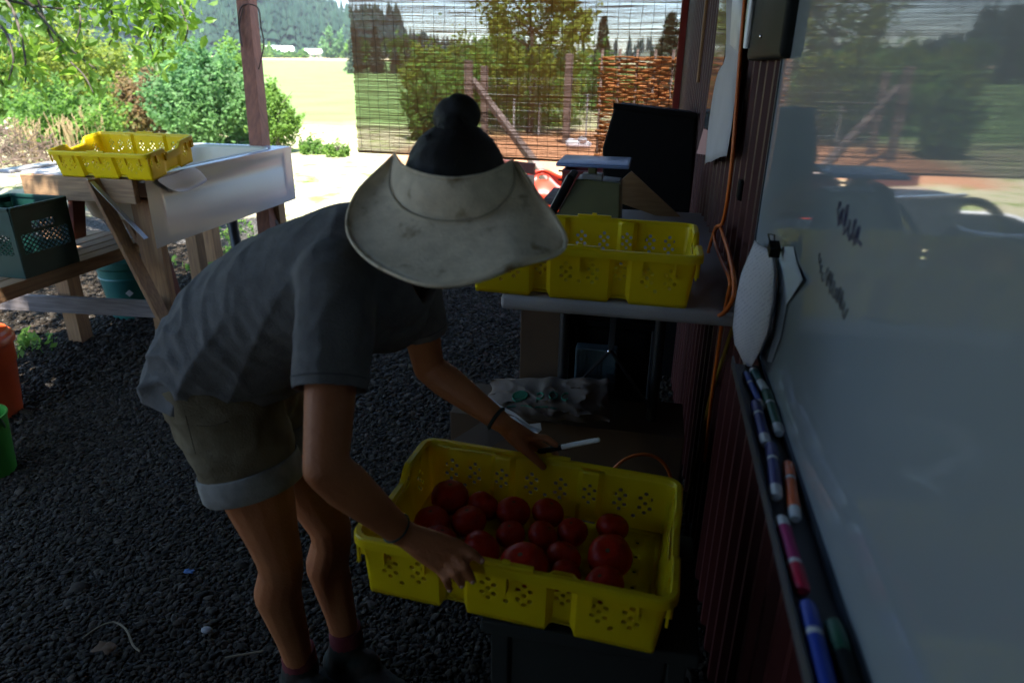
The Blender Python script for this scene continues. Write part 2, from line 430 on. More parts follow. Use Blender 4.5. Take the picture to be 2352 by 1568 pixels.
g = MB(); g.sheet([[(x, y, gz(x, y)) for x in xs] for y in ys])
obj('ground', g, ground_mat(), smooth=180).__setitem__('kind', 'structure')

def hill_top(az):
    k = [(-60, 6), (-20, 5), (0, 5), (12, 5), (19, 6), (23, 10), (26, 17), (29, 24), (34, 34), (42, 48), (60, 58), (80, 60)]
    return float(np.interp(az, [a for a, _ in k], [h for _, h in k]))
def hz(az, r):
    return 2.0 + hill_top(az) * sm(240, 350, r) + 2 * math.sin(az * 0.7 + r * 0.02)
hm = MB()
hm.sheet([[(-r * math.sin(R(az)), r * math.cos(R(az)), hz(az, r) - (3 if r < 240 else 0)) for az in range(-50, 82, 3)] for r in (232, 250, 275, 300, 325, 350, 380, 430)])
hills = obj('hills', hm, mat('hill floor', (0.05, 0.07, 0.035), 0.95, (0.09, 0.10, 0.05), 0.05), smooth=180)
hills['kind'] = 'structure'

def forest():
    V = []; F = []
    for i in range(2300):
        az = rng.uniform(14, 58) if rng.random() < .9 else rng.uniform(-40, 14); r = rng.uniform(243, 372)
        x, y = -r * math.sin(R(az)), r * math.cos(R(az)); z = hz(az, r) - 0.5
        h = rng.uniform(9, 17) * (1 if az > 20 else .45); w = h * rng.uniform(.16, .24)
        tiers = 6
        for t in range(tiers):
            z0 = z + h * (0.06 + 0.86 * t / tiers); z1 = z0 + h * .30; rr = w * (1 - t / tiers) ** .85 + .15
            if t == tiers - 1: z1 = z + h
            a0 = rng.uniform(0, 6.28); o = len(V); V.append((x, y, z1))
            for j in range(9):
                q = rr * rng.uniform(.6, 1.15); a = a0 + j * 0.698
                V.append((x + q * math.cos(a), y + q * math.sin(a), z0 + rng.uniform(-.06, .05) * h))
            for j in range(9): F.append((o, o + 1 + j, o + 1 + (j + 1) % 9))
    o = fastmesh('forest', np.array(V), np.array(F), M['forest'])
    tag(o, 'dense dark conifer forest covering the far hillside', 'forest', None, 'stuff')
forest()

def island_mat(name, cols, rough=0.75):
    m = bpy.data.materials.new(name); m.use_nodes = True
    N = m.node_tree.nodes; L = m.node_tree.links; b = N['Principled BSDF']
    b.inputs['Roughness'].default_value = rough; b.inputs['Specular IOR Level'].default_value = 0.12
    gi = N.new('ShaderNodeNewGeometry'); cr = N.new('ShaderNodeValToRGB'); L.new(gi.outputs['Random Per Island'], cr.inputs[0])
    el = cr.color_ramp.elements
    for i, c in enumerate(cols):
        p = i / (len(cols) - 1)
        e = el[0] if i == 0 else (el[len(el) - 1] if i == len(cols) - 1 else el.new(p))
        e.color = (*c, 1); e.position = p
    L.new(cr.outputs[0], b.inputs['Base Color'])
    return m

# ------------------------------------------------------------------ river gravel under the roof
def icos(sub):
    bm = bmesh.new(); bmesh.ops.create_icosphere(bm, subdivisions=sub, radius=1); bm.verts.index_update()
    v = np.array([x.co[:] for x in bm.verts]); f = np.array([[w.index for w in q.verts] for q in bm.faces]); bm.free(); return v, f
def pebbles(x0, x1, y0, y1, step, size, sub, layers=2):
    v0, f0 = icos(sub); out = []
    nx, ny = int((x1 - x0) / step), int((y1 - y0) / step)
    for l in range(layers):
        gx, gy = np.meshgrid(np.arange(nx), np.arange(ny))
        n = nx * ny
        px = x0 + (gx.ravel() + rng.uniform(-.5, .5, n)) * step; py = y0 + (gy.ravel() + rng.uniform(-.5, .5, n)) * step
        sz = size * rng.lognormal(0, .30, n); pz = rng.uniform(-.2, .25, n) * size + l * size * .25
        out.append(np.stack([px, py, pz, sz], 1))
    P = np.concatenate(out); n = len(P)
    a = rng.uniform(0, 6.283, n); sc = np.stack([rng.uniform(.8, 1.35, n), rng.uniform(.6, 1.0, n), rng.uniform(.34, .6, n)], 1)
    ti = rng.uniform(-.5, .5, (n, 2))
    nse = 1 + rng.uniform(-.16, .16, (n, len(v0)))
    V = v0[None] * nse[..., None] * sc[:, None] * P[:, 3][:, None, None]
    ca, sa = np.cos(a)[:, None], np.sin(a)[:, None]
    x, y = V[..., 0] * ca - V[..., 1] * sa, V[..., 0] * sa + V[..., 1] * ca
    z = V[..., 2] + x * ti[:, :1] + y * ti[:, 1:]
    V = np.stack([x + P[:, :1], y + P[:, 1:2], z + P[:, 2:3]], -1).reshape(-1, 3)
    F = (f0[None] + (np.arange(n) * len(v0))[:, None, None]).reshape(-1, 3)
    return V, F
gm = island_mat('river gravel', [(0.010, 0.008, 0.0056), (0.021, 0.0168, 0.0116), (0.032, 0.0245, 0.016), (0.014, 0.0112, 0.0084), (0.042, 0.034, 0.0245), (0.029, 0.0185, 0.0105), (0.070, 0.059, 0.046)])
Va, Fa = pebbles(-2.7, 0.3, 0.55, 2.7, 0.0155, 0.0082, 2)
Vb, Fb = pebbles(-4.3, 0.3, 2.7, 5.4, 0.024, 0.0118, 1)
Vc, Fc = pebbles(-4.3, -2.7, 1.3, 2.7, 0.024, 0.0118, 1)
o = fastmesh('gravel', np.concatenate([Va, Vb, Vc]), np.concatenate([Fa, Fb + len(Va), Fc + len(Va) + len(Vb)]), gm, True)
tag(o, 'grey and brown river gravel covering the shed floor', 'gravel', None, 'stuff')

# ------------------------------------------------------------------ the shed
shed = thing('farm_shed', (0.3, 2, 0), 'red corrugated metal farm shed with open lean-to roof', 'shed')
def wallx(Y): return .30 - .150 * max(0, min(1, (Y - 1.3) / 3.6))
def onWall(px, py, off=0.0):
    p = onX(px, py, .3 - off)
    for _ in range(30): p = onX(px, py, wallx(p.y) - off)
    return p
prof = []; y = -3.0
while y < 4.86:
    for dy, x in ((0, 0), (.055, 0), (.067, .028), (.088, .028), (.10, 0)): yy = min(y + dy, 4.86); prof.append((wallx(yy) - x, yy))
    y += .1
w = MB(); w.sheet([[(x, yy, z) for x, yy in prof] for z in (0.0, 2.85)])
obj('wall', w, M['redmetal'], shed)
w = MB()
w.box((1.8, 4.86, 1.6), (3.2, .06, 3.2)); w.box((3.45, .9, 1.6), (.06, 7.8, 3.2)); w.box((.39, .9, 1.45), (.05, 7.7, 2.9))
obj('end_wall', w, M['redmetal'], shed)
obj('back_light_block', MB().box((-.75, -2.95, 1.4), (2.1, .08, 2.8)), M['lightblock'], shed)  # unseen panel added behind the camera, width set to hold back light
obj('side_light_block', MB().box((-2.52, -1.5, 1.25), (.06, 2.8, 2.5)), M['lightblock'], shed)  # added out of view to darken the interior from the left
obj('corner_trim', MB().box((.108, 4.93, 1.4), (.055, .09, 2.8), bev=.004).box((.19, 4.91, 1.4), (.10, .03, 2.8)), M['trim'], shed)
ROOF0 = -3.0
rf = MB()
rf.sheet([[(x, yy, 2.62 + .09 * (x + 3) + (.02 if k % 2 else 0)) for k, yy in enumerate(np.linspace(ROOF0, 4.9, 81))] for x in (-2.50, .3, 2.0)])
rf.v[:81] = [(x - .31 * sm(1.5, 1.8, yy) - .2 * sm(3.3, 3.8, yy), yy, z) for x, yy, z in rf.v[:81]]  # roof edge shaped for light: sun reaches gravel, shade covers milk crate and post
rf.sheet([[(2.0, yy, 3.07), (3.7, yy, 2.9)] for yy in (ROOF0, 4.9)])
solid(obj('roof', rf, M['roof'], shed), .03)
obj('beam', MB().box((-1.35, 4.74, 2.50), (3.2, .09, .19)), M['woodgrey'], shed)
obj('beam', MB().box((-2.43, 0.85, 2.53), (.09, 7.6, .19)), M['woodgrey'], shed)
for k in range(7):
    yy = -2.4 + k * 1.15
    if True: obj('rafter', MB().bar((-2.47, yy, 2.57), (.28, yy, 2.82), .04, .12), M['woodgrey'], shed)
pt, pb = at(566, 0, 5.0), at(597, 331, 5.0)
d = (pb - pt) / (pt.z - pb.z)
top = pt - d * (2.45 - pt.z); bot = pb + d * pb.z * 1.0
obj('post', MB().box((-2.43, -2.6, 1.22), (.105, .105, 2.44), bev=.004), M['post'], shed)
pst = obj('post', MB().bar(top, bot, .105, .105, .004, up=(0, 1, 0)), M['post'], shed)
wp = [at(*q) for q in ((558, 20, 4.93), (550, 60, 4.93), (556, 105, 4.9), (553, 95, 4.93), (548, 40, 4.93), (560, 12, 4.94), (592, 18, 4.94), (599, 60, 4.93), (606, 100, 4.93), (600, 135, 4.93), (594, 160, 4.93))]
obj('wire', MB().tube(catmull(wp, 5), .005, 6), M['rust'], pst, smooth=180)

# ------------------------------------------------------------------ hanging bamboo blind
XL, XR, YB = -2.03, .080, 4.6
bl = thing('bamboo_blind', (-1, YB, .96), 'long dark matchstick bamboo blind hanging between shed post and red wall', 'blind')
V = []; F = []; z = 0.975; i = 0
while z < 2.42:
    h = rng.uniform(.0030, .0044); gap = rng.uniform(.0002, .0012) if rng.random() > .04 else rng.uniform(.0012, .0024)
    n = 15; o = len(V); ph = rng.uniform(-.00015, .00015)
    x0, x1 = XL + rng.uniform(-.006, .006), XR + rng.uniform(-.006, .006)
    wob = np.cumsum(rng.uniform(-.00022, .00022, n)); wob -= np.linspace(wob[0], wob[-1], n)
    for k in range(n):
        t = k / (n - 1); xx = x0 + (x1 - x0) * t; yy = YB + .012 * math.sin(z * 5 + t * 9) ; hh = h * rng.uniform(.75, 1.15)
        zz = z + wob[k] + ph + .010 * (1 - t) - .006 * math.sin(t * 3.1)
        for (a, b_) in ((-.0011, 0), (0, -hh / 2), (.0011, 0), (0, hh / 2)): V.append((xx, yy + a, zz + b_))
    for k in range(n - 1):
        for j in range(4):
            a = o + k * 4 + j; b_ = o + k * 4 + (j + 1) % 4; F.append((a, b_, b_ + 4, a + 4))
    z += h + gap; i += 1
V = np.array(V) - np.array([-1, YB, .96])
fastmesh('slats', V, np.array(F), M['slat'], False, bl)
th = MB()
for k in range(31):
    x = XL + .03 + k * .0685
    th.tube([(x + .004 * math.sin(q * 2.1 + k), YB - .004 + .012 * math.sin(zz * 5 + (x - XL) / (XR - XL) * 9), zz) for q, zz in enumerate(np.linspace(.985, 2.42, 20))], .0012, 5)
obj('threads', th, M['thread'], bl)
obj('bottom_batten', MB().bar((XL, YB, .977), (XR, YB, .966), .008, .012), M['slat'], bl)
obj('head_rail', MB().bar((XL, YB + .03, 2.42), (XR, YB + .03, 2.42), .03, .04), M['woodgrey'], bl)

# woven reed panel out in the sun behind the blind
RX0, RX1, RY = onY(1374, 200, 6.3).x, onY(1546, 200, 6.3).x, 6.3
rp = thing('reed_panel', (RX0, RY, 0), 'sunlit orange woven reed panel standing outside behind the blind', 'screen')
rm = MB(); z = .1; ztop = onY(1450, 128, RY).z
while z < ztop:
    h = rng.uniform(.014, .026); n = 14
    if rng.random() < .10: z += rng.uniform(.002, .008)
    xa, xb = RX0 + rng.uniform(-.02, .02), RX1 + rng.uniform(-.05, .05)
    a0 = rng.uniform(0, 6.3)
    rm.tube([(xa + (xb - xa) * k / n, RY + .018 * math.sin(k * 2.2 + (3.14 if int(z * 50) % 2 else 0)), z + .006 * math.sin(k * .9 + a0)) for k in range(n + 1)], [h / 2 * rng.uniform(.75, 1.05) for _ in range(n + 1)], 5)
    z += h * .86 + rng.uniform(-.001, .003)
obj('weave', rm, M['reed'], rp, smooth=180)
for k in range(5):
    x = RX0 + .02 + (RX1 - RX0 - .04) * k / 4
    obj('stake', MB().tube([(x, RY, 0), (x, RY + .002, ztop + .05)], .012, 7), M['fencewood'], rp, smooth=180)

# ------------------------------------------------------------------ summer haze over the valley
hzb = MB().box((-60, 180, 39), (900, 620, 82))
hm_ = bpy.data.materials.new('haze'); hm_.use_nodes = True
hn = hm_.node_tree.nodes; hn.remove(hn['Principled BSDF'])
pv = hn.new('ShaderNodeVolumePrincipled'); pv.inputs['Density'].default_value = HAZE; pv.inputs['Color'].default_value = (.80, .88, 1.0, 1); pv.inputs['Anisotropy'].default_value = .2
hm_.node_tree.links.new(pv.outputs[0], hn['Material Output'].inputs['Volume'])
if HAZE > 0: obj('haze', hzb, hm_)['kind'] = 'stuff'

# ------------------------------------------------------------------ trees and shrubs
def leaf_quads(C, size, up=0.3, jit=.4, long=1.5):
    """diamond leaves at the points C"""
    n = len(C); nr = rng.normal(size=(n, 3)); nr[:, 2] = np.abs(nr[:, 2]) + up; nr /= np.linalg.norm(nr, axis=1)[:, None]
    t = rng.normal(size=(n, 3)); t -= nr * (t * nr).sum(1)[:, None]; t /= np.linalg.norm(t, axis=1)[:, None]
    b = np.cross(nr, t); s = (size * rng.uniform(1 - jit, 1 + jit, n))[:, None]
    V = np.stack([C - t * s * long * .5, C + b * s * .5 + t * s * .1, C + t * s * long * .5, C - b * s * .5 + t * s * .1], 1).reshape(-1, 3)
    return V, np.arange(4 * n).reshape(-1, 4)
def limb_tree(mb, h, w, r, nl=6, low=.25):
    """tapered trunk with limbs, from the origin"""
    tips = []
    lean = rng.uniform(-.06, .06, 2) * h
    tp = [Vector((lean[0] * t + .02 * h * math.sin(5 * t), lean[1] * t, h * .92 * t)) for t in np.linspace(0, 1, 7)]
    mb.tube(tp, [r * (1 - .85 * t) for t in np.linspace(0, 1, 7)], 7)
    for k in range(nl):
        t = low + (0.85 - low) * (k + rng.random() * .6) / nl; p = tp[0].lerp(tp[-1], t); a = k * 2.4 + rng.random()
        L = w * .5 * rng.uniform(.6, .95) * (1.15 - .5 * t)
        q = p + Vector((math.cos(a) * L, math.sin(a) * L, L * rng.uniform(.3, .9)))
        m = p.lerp(q, .5) + Vector((0, 0, -.06 * L))
        mb.tube([p, m, q], [r * .45 * (1 - .5 * t), r * .3 * (1 - .5 * t), r * .1], 5); tips.append(q)
    return tips
def crown_points(h, w, d, n, ncl, low=.12, power=.6, cl=.2, shape='oval'):
    """leaf clusters as upright feathery sprays of uneven size, some breaking the outline"""
    out = []; wt = rng.uniform(.3, 1.6, ncl); wt /= wt.sum()
    for k in range(ncl):
        for _ in range(40):
            u = rng.uniform(-1, 1, 3); rad = np.linalg.norm(u)
            if .3 < rad < 1: break
        if rng.random() < .22: u *= rng.uniform(1.0, 1.22)
        zz = low + (1 - low) * (u[2] * .5 + .5)
        f = (1 - .75 * min(1, u[2] * .5 + .5)) if shape == 'spire' else 1 - .25 * max(0, u[2])
        c = np.array([u[0] * w / 2 * f, u[1] * d / 2 * f, zz * h * .93])
        s = cl * w * rng.uniform(.45, 1.15); m = max(8, int(n * wt[k]))
        ax = np.array([u[0] * .7, u[1] * .7, 1.0]) + rng.normal(size=3) * .25; ax /= np.linalg.norm(ax)
        t = rng.normal(size=m) * s * .75
        p = rng.normal(size=(m, 3)) * (s * .34 * np.clip(1.1 - t / (s * 2), .25, 1.5))[:, None] + ax[None] * t[:, None]
        out.append(c + p)
    P = np.concatenate(out); P[:, 2] = np.maximum(P[:, 2], .02); return P
def shrub(name, px, py, D, width, ytop, m, label, cat='shrub', group=None, n=9000, leaf=.075, ncl=46, shape='oval', low=.05, cl=.2, trunk=.05, zg=None, nl=7):
    """base at pixel (px, py) looking from the camera, D metres along +camera depth"""
    p = at(px, py, D); z0 = gz(p.x, p.y) if zg is None else zg
    top = at(px, ytop, D).z; h = top - z0; w = width / FPX * D
    t = thing(name, (p.x, p.y, z0), label, cat, group)
    mb = MB(); limb_tree(mb, h, w, trunk, nl)
    obj('trunk', mb, M['bark'], t, smooth=180, local=True)
    V, F = leaf_quads(crown_points(h, w, w * .9, n, ncl, low, cl=cl, shape=shape), leaf)
    fastmesh('crown', V, F, m, False, t)
    return t
TH = 'thicket of shrubs left of the shed'
shrub('willow_bush', 190, 300, 15.5, 300, 75, M['fol_yellow'], 'tall yellow-green willow bush behind the yellow crate on the tub', 'bush', TH, 16000, .062, 90, cl=.16)
shrub('alder_bush', 45, 310, 15.5, 240, 120, M['fol_green'], 'leafy green bush at the far left edge behind the brush pile', 'bush', TH, 14000, .065, 70)
shrub('dry_bush', 345, 325, 14.2, 130, 165, M['fol_rust'], 'rust brown dying bush between the yellow-green bush and the blue-green one', 'bush', TH, 5000, .055, 40)
shrub('low_bush', 150, 335, 13.2, 260, 225, M['fol_green'], 'low green bush in front of the tall yellow-green bush', 'bush', TH, 9000, .06, 50)
shrub('alder_bush', 485, 330, 13.5, 215, 118, M['fol_blue'], 'blue-green bush directly left of the wooden post', 'bush', TH, 15000, .06, 80, cl=.17)
shrub('alder_bush', 555, 300, 17.5, 120, 95, M['fol_bright'], 'pale green pointed sapling showing beside the wooden post', 'bush', TH, 8000, .065, 50, 'spire')
shrub('alder_bush', 400, 300, 18.5, 190, 105, M['fol_green'], 'green bush standing behind the rusty bush', 'bush', TH, 10000, .065, 60)
shrub('sapling', 640, 345, 12.6, 135, 198, M['fol_bright'], 'bright green feathery sapling just right of the wooden post', 'bush', TH, 8000, .042, 56, 'spire', cl=.15)
shrub('weed_clump', 715, 352, 12.5, 70, 325, M['fol_green'], 'low green weeds at the field edge beside the blind', 'weeds', None, 1500, .035, 18)
shrub('weed_clump', 775, 354, 12.2, 60, 332, M['fol_bright'], 'low pale weeds under the left edge of the blind', 'weeds', None, 1200, .035, 16)
shrub('alder_bush', 280, 310, 17.0, 200, 130, M['fol_bright'], 'bright green bush filling the gap behind the rusty bush', 'bush', TH, 11000, .062, 70)
shrub('alder_bush', 560, 335, 14.6, 110, 215, M['fol_green'], 'low green bush at the foot of the blue-green one beside the post', 'bush', TH, 7000, .055, 46)
# behind the blind
BB = 'trees and bushes seen through the blind'
shrub('tall_willow', 1215, 300, 17.0, 260, -110, M['fol_yellow'], 'tall airy yellow-green tree seen through the middle of the blind', 'tree', BB, 9000, .075, 110, cl=.11, trunk=.09, nl=10, low=.1)
shrub('round_bush', 1030, 290, 24, 190, 112, M['fol_yellow'], 'broad round bush seen through the blind left of the brace post', 'bush', BB, 9000, .10, 60)
shrub('field_bush', 985, 300, 15, 120, 190, M['fol_green'], 'dark bush at the field edge behind the hair bun', 'bush', BB, 6000, .06, 40)
shrub('round_bush', 1180, 300, 20, 330, 165, M['fol_green'], 'wide green thicket behind the fence posts', 'bush', BB, 14000, .08, 80)
shrub('round_bush', 1390, 280, 26, 170, 150, M['fol_green'], 'bush beside the sunlit reed panel', 'bush', BB, 6000, .1, 40)
shrub('field_bush', 985, 190, 60, 40, 132, M['fol_green'], 'small dark bush standing alone in the field', 'bush', BB, 2500, .2, 24)
for px, w_, yt, lab in ((925, 62, 92, 'rounded tree in the line across the field, right of two conifers'), (835, 60, 100, 'rounded tree in the line across the field nearest the blind edge'), (1110, 90, 105, 'rounded tree at the right end of the line across the field')):
    shrub('far_tree', px, 165, 90, w_, yt, M['fol_green'], lab, 'tree', 'broad trees across the field', 3000, .35, 26, zg=1.0, trunk=.2)
shrub('garden_tree', 1590, 250, 9.5, 90, 60, M['fol_blue'], 'green tree showing in the gap between blind and red wall', 'tree', None, 7000, .055, 50)

def conifer(px, py, D, width, ytop, label, group):
    p = at(px, py, D); z0 = min(gz(p.x, p.y), p.z); h = at(px, ytop, D).z - z0; w = width * 1.35 / FPX * D
    t = thing('conifer', (p.x, p.y, z0), label, 'conifer', group)
    obj('trunk', MB().tube([(0, 0, 0), (0, 0, h * .97)], [.03 * h, .004 * h], 7), M['bark'], t, smooth=180, local=True)
    n = 3400; tier = rng.integers(0, 15, n); u = (tier + rng.uniform(0, .55, n)) / 15.5; a = np.round(rng.uniform(0, 6.283, n) * 1.6 + tier * .7) / 1.6 + rng.normal(0, .16, n); arm = rng.uniform(.65, 1.15, (15, 24))[tier, (np.abs(np.round(a * 1.6)).astype(int)) % 24]
    rr = (1 - u) ** .85 * w / 2 * arm * rng.random(n) ** .6; C = np.stack([rr * np.cos(a), rr * np.sin(a), h * (.06 + .93 * u) - rr * .30 + .02 * h * rng.normal(size=n) * (1 - u)], 1)
    V, F = leaf_quads(C, .030 * h, .1, long=2.0); fastmesh('crown', V, F, M['needle'], False, t)
CG = 'dark conifers lined up across the field'
for px, w_, yt, lab in ((818, 42, 55, 'tall conifer at the left edge of the blind'), (866, 36, 58, 'tall conifer with a blunt top, second from the blind edge'),
                        (908, 26, 100, 'short conifer in the gap right of the blunt-topped one'), (936, 24, 80, 'slim conifer left of the thin pair'),
                        (967, 18, 78, 'thin conifer in the middle of the line across the field'), (1000, 20, 85, 'thin conifer above the lone field bush'),
                        (1042, 24, 88, 'small conifer right behind the hair bun'), (1075, 30, 92, 'small conifer above the braced fence post'), (1300, 60, 100, 'low conifer behind the tall airy tree')):
    conifer(px, 168, 85, w_, yt, lab, CG)
conifer(1376, 240, 34, 56, 32, 'tall pointed conifer standing above the reed panel', CG)
conifer(1525, 240, 24, 110, 22, 'broad conifer at the right edge of the blind', CG)

# ------------------------------------------------------------------ barns across the field
def barn(px, py, D, w, d, h, yaw, label):
    p = at(px, py, D); t = thing('barn', (p.x, p.y, p.z), label, 'barn', 'white roofed barns across the field')
    t.rotation_euler = (0, 0, yaw)
    b = MB().add([(-w/2, -d/2, -2), (w/2, -d/2, -2), (w/2, d/2, -2), (-w/2, d/2, -2), (-w/2, -d/2, h), (w/2, -d/2, h), (w/2, d/2, h), (-w/2, d/2, h), (-w/2, 0, h + d * .22), (w/2, 0, h + d * .22)],
                 [(0, 1, 5, 4), (2, 3, 7, 6), (1, 2, 6, 9, 5), (3, 0, 4, 8, 7), (0, 3, 2, 1)])
    obj('wall', b, M['barnwall'], t, local=True)
    r = MB()
    for s in (-1, 1): r.sheet([[(-w/2 - .4, s * (d/2 + .5), h - .05), (w/2 + .4, s * (d/2 + .5), h - .05)], [(-w/2 - .4, 0, h + d * .22 + .25), (w/2 + .4, 0, h + d * .22 + .25)]])
    solid(obj('roof', r, M['barnwhite'], t, local=True), .12)
    obj('door', MB().box((0, -d/2 - .03, h * .3), (w * .3, .08, h * .6 + .2)), M['darkgrey'], t, local=True)
    if w > 6: obj('window', MB().box((w * .33, -d/2 - .03, h * .55), (1.0, .07, .9)), M['darkgrey'], t, local=True)
barn(645, 136, 205, 7.0, 6, 2.0, R(35), 'larger white roofed barn below the wooded hill')
barn(721, 136, 215, 4.4, 4.5, 1.6, R(30), 'smaller white roofed shed right of the barn')
FT = 'trees around the far barns'
for px, w_, yt, m, lab in ((612, 40, 108, 'fol_bright', 'pale tree left of the larger white barn'), (640, 26, 118, 'fol_blue', 'round dark tree directly before the larger white barn'), (668, 30, 124, 'fol_green', 'hedge tree between the two white roofs'),
                       (700, 26, 122, 'fol_green', 'small tree just left of the smaller white roof'), (762, 56, 72, 'fol_blue', 'large pale blue-green tree right of the smaller white roof'), (800, 40, 108, 'fol_green', 'tree beyond the left edge of the blind')):
    shrub('far_tree', px, 142, 180, w_, yt, M[m], lab, 'tree', FT, 2200, .55, 22, zg=2.2, trunk=.25)

# ------------------------------------------------------------------ wooden fence corner and wire fence
for q, (px, yb, yt, wd, lab) in enumerate(((1078, 335, 140, .15, 'braced grey wooden fence post behind the hair bun'), (1113, 325, 152, .14, 'grey wooden fence post right of the braced one'), (1300, 330, 125, .15, 'grey wooden fence post left of the reed panel'))):
    b = onZ(px, yb, 0); D = -(CAM_M.to_3x3().inverted() @ (b - Vector((0, 0, CAM_H)))).z; tz = at(px, yt, D).z
    t = tag(obj('fence_post', MB().bar((b.x, b.y, -.1), (b.x, b.y, tz), wd, wd, .012, up=(0, 1, 0)), M['fencewood'], loc=(b.x, b.y, 0)), lab, 'fence post', 'wooden fence posts beyond the yard')
a_, b_ = at(1086, 185, 14.3), onZ(1262, 420, 0)
tag(obj('fence_brace', MB().bar(a_, b_, .11, .11, .008), M['fencewood'], loc=tuple(b_)), 'sloping grey timber brace propping the fence post', 'brace')
for px, yb, yt in ((1180, 318, 225), (1237, 312, 235), (1345, 320, 215)):
    b = onZ(px, yb, 0); D = -(CAM_M.to_3x3().inverted() @ (b - Vector((0, 0, CAM_H)))).z
    tag(obj('stake', MB().box((b.x, b.y, at(px, yt, D).z / 2), (.035, .035, at(px, yt, D).z)).box((b.x, b.y + .02, at(px, yt, D).z / 2 - .05), (.012, .03, at(px, yt, D).z - .1)), M['galv'], loc=(b.x, b.y, 0)), {1180: 'thin metal fence stake nearest the sloping brace', 1237: 'thin metal fence stake midway between brace and right post', 1345: 'thin metal fence stake near the reed panel'}[px], 'stake', 'metal fence stakes')
fw = MB(); A, B = onZ(1113, 325), onZ(1400, 322)
for z in np.linspace(.15, 1.3, 8): fw.tube([A + Vector((0, 0, z)), A.lerp(B, .5) + Vector((0, 0, z - .01)), B + Vector((0, 0, z))], .003, 4)
for k in range(24): p = A.lerp(B, k / 23); fw.tube([p + Vector((0, 0, .1)), p + Vector((0, 0, 1.32))], .002, 4)
tag(obj('wire_fence', fw, M['galv'], loc=tuple(A)), 'thin wire mesh fence strung between the wooden posts', 'fence')
p = onZ(1330, 345)
wp_ = MB(); wp_.caps(p + Vector((-.18, 0, .12)), p + Vector((.16, .1, .10)), .10, .07); wp_.ball(p + Vector((.05, .05, .2)), (.1, .1, .07))
tag(obj('white_sack', wp_, M['whitecloth'], loc=tuple(p), smooth=180), 'small crumpled white sack lying by the far fence', 'sack')

# ------------------------------------------------------------------ brush pile with dry grass, left
p0 = onZ(20, 378); bt = thing('brush_pile', tuple(p0), 'heap of dead twigs and dry grass with pale boards at left', 'brush pile')
tw = MB()
for k in range(330):
    a = rng.uniform(0, 6.28); rr = rng.random() ** .6 * .95; c = Vector((p0.x - .25 + rr * math.cos(a), p0.y + rr * math.sin(a), (.85 - rr / 1.3) * rng.uniform(.05, .95)))
    d = Vector(rng.normal(size=3)); d.z *= .5; d.normalize(); L = rng.uniform(.15, .5)
    tw.tube([c - d * L, c + d * L * .2 + Vector(rng.normal(size=3)) * .04, c + d * L], [.009, .007, .003], 4)
obj('twigs', tw, M['twig'], bt)
for q, (a, b) in enumerate((((-30, 310, 12.6), (30, 268, 12.9)), ((5, 299, 12.5), (42, 286, 12.6)))):
    obj('board', MB().bar(at(*a), at(*b), .16, .025, .003), M['beige'] if q == 0 else M['whiteplastic'], bt)
def stalks(name, px, py, n, hgt, spread, label):
    p = onZ(px, py); mb = MB()
    for k in range(n):
        c = p + Vector((rng.normal() * spread, rng.normal() * spread, 0)); h = hgt * rng.uniform(.6, 1.1); l = Vector((rng.normal() * .12 * h, rng.normal() * .12 * h, 0))
        mb.tube([c, c + l * .3 + Vector((0, 0, h * .6)), c + l + Vector((0, 0, h))], [.005, .004, .002], 4)
        for q in range(6):
            e = c + l * (.6 + .07 * q) + Vector((0, 0, h * (.7 + .05 * q))); mb.caps(e, e + Vector((rng.normal() * .02, rng.normal() * .02, .05)), .006, .003, 5)
    tag(obj(name, mb, M['straw'], loc=tuple(p)), label, 'dry grass', 'tufts of dry grass')
stalks('dry_grass', 75, 372, 34, .62, .16, 'tall tuft of dry straw grass beside the brush pile')
stalks('dry_grass', 165, 352, 26, .62, .13, 'tuft of dry straw grass behind the yellow crate')
stalks('dry_grass', 225, 345, 8, .8, .10, 'few thin dry stalks above the crate on the tub')
# green weeds in the gravel
for px, py, n, s, lab in ((490, 700, 40, .10, 'green weeds growing in gravel below the tub'), (510, 610, 60, .2, 'grass clump under the tub by the black hose'), (80, 800, 24, .06, 'tiny green weed by the wooden leg at left'), (540, 540, 50, .2, 'grass tuft in sun right of the black hose'), (660, 560, 60, .22, 'grass tuft near the rear leg of the tub stand')):
    p = onZ(px, py); mb = MB(); tips = []
    for k in range(max(6, n // 2)):
        q = p + Vector((rng.normal() * s, rng.normal() * s, 0)); h = rng.uniform(.05, .13); l = Vector((rng.normal() * .03, rng.normal() * .03, h))
        mb.tube([q, q + l * .5, q + l], [.0022, .0018, .001], 4); tips += [q + l * t + Vector((rng.normal() * .012, rng.normal() * .012, 0)) for t in (.35, .55, .7, .85, 1, 1)]
    V, F = leaf_quads(np.array([tuple(c) for c in tips]), .024, .1, long=2.2)
    mb.add([tuple(v) for v in V], [tuple(int(i) for i in f) for f in F])
    o = obj('weed', mb, M['fol_bright'], loc=tuple(p))
    tag(o, lab, 'weed', 'weeds in the gravel')

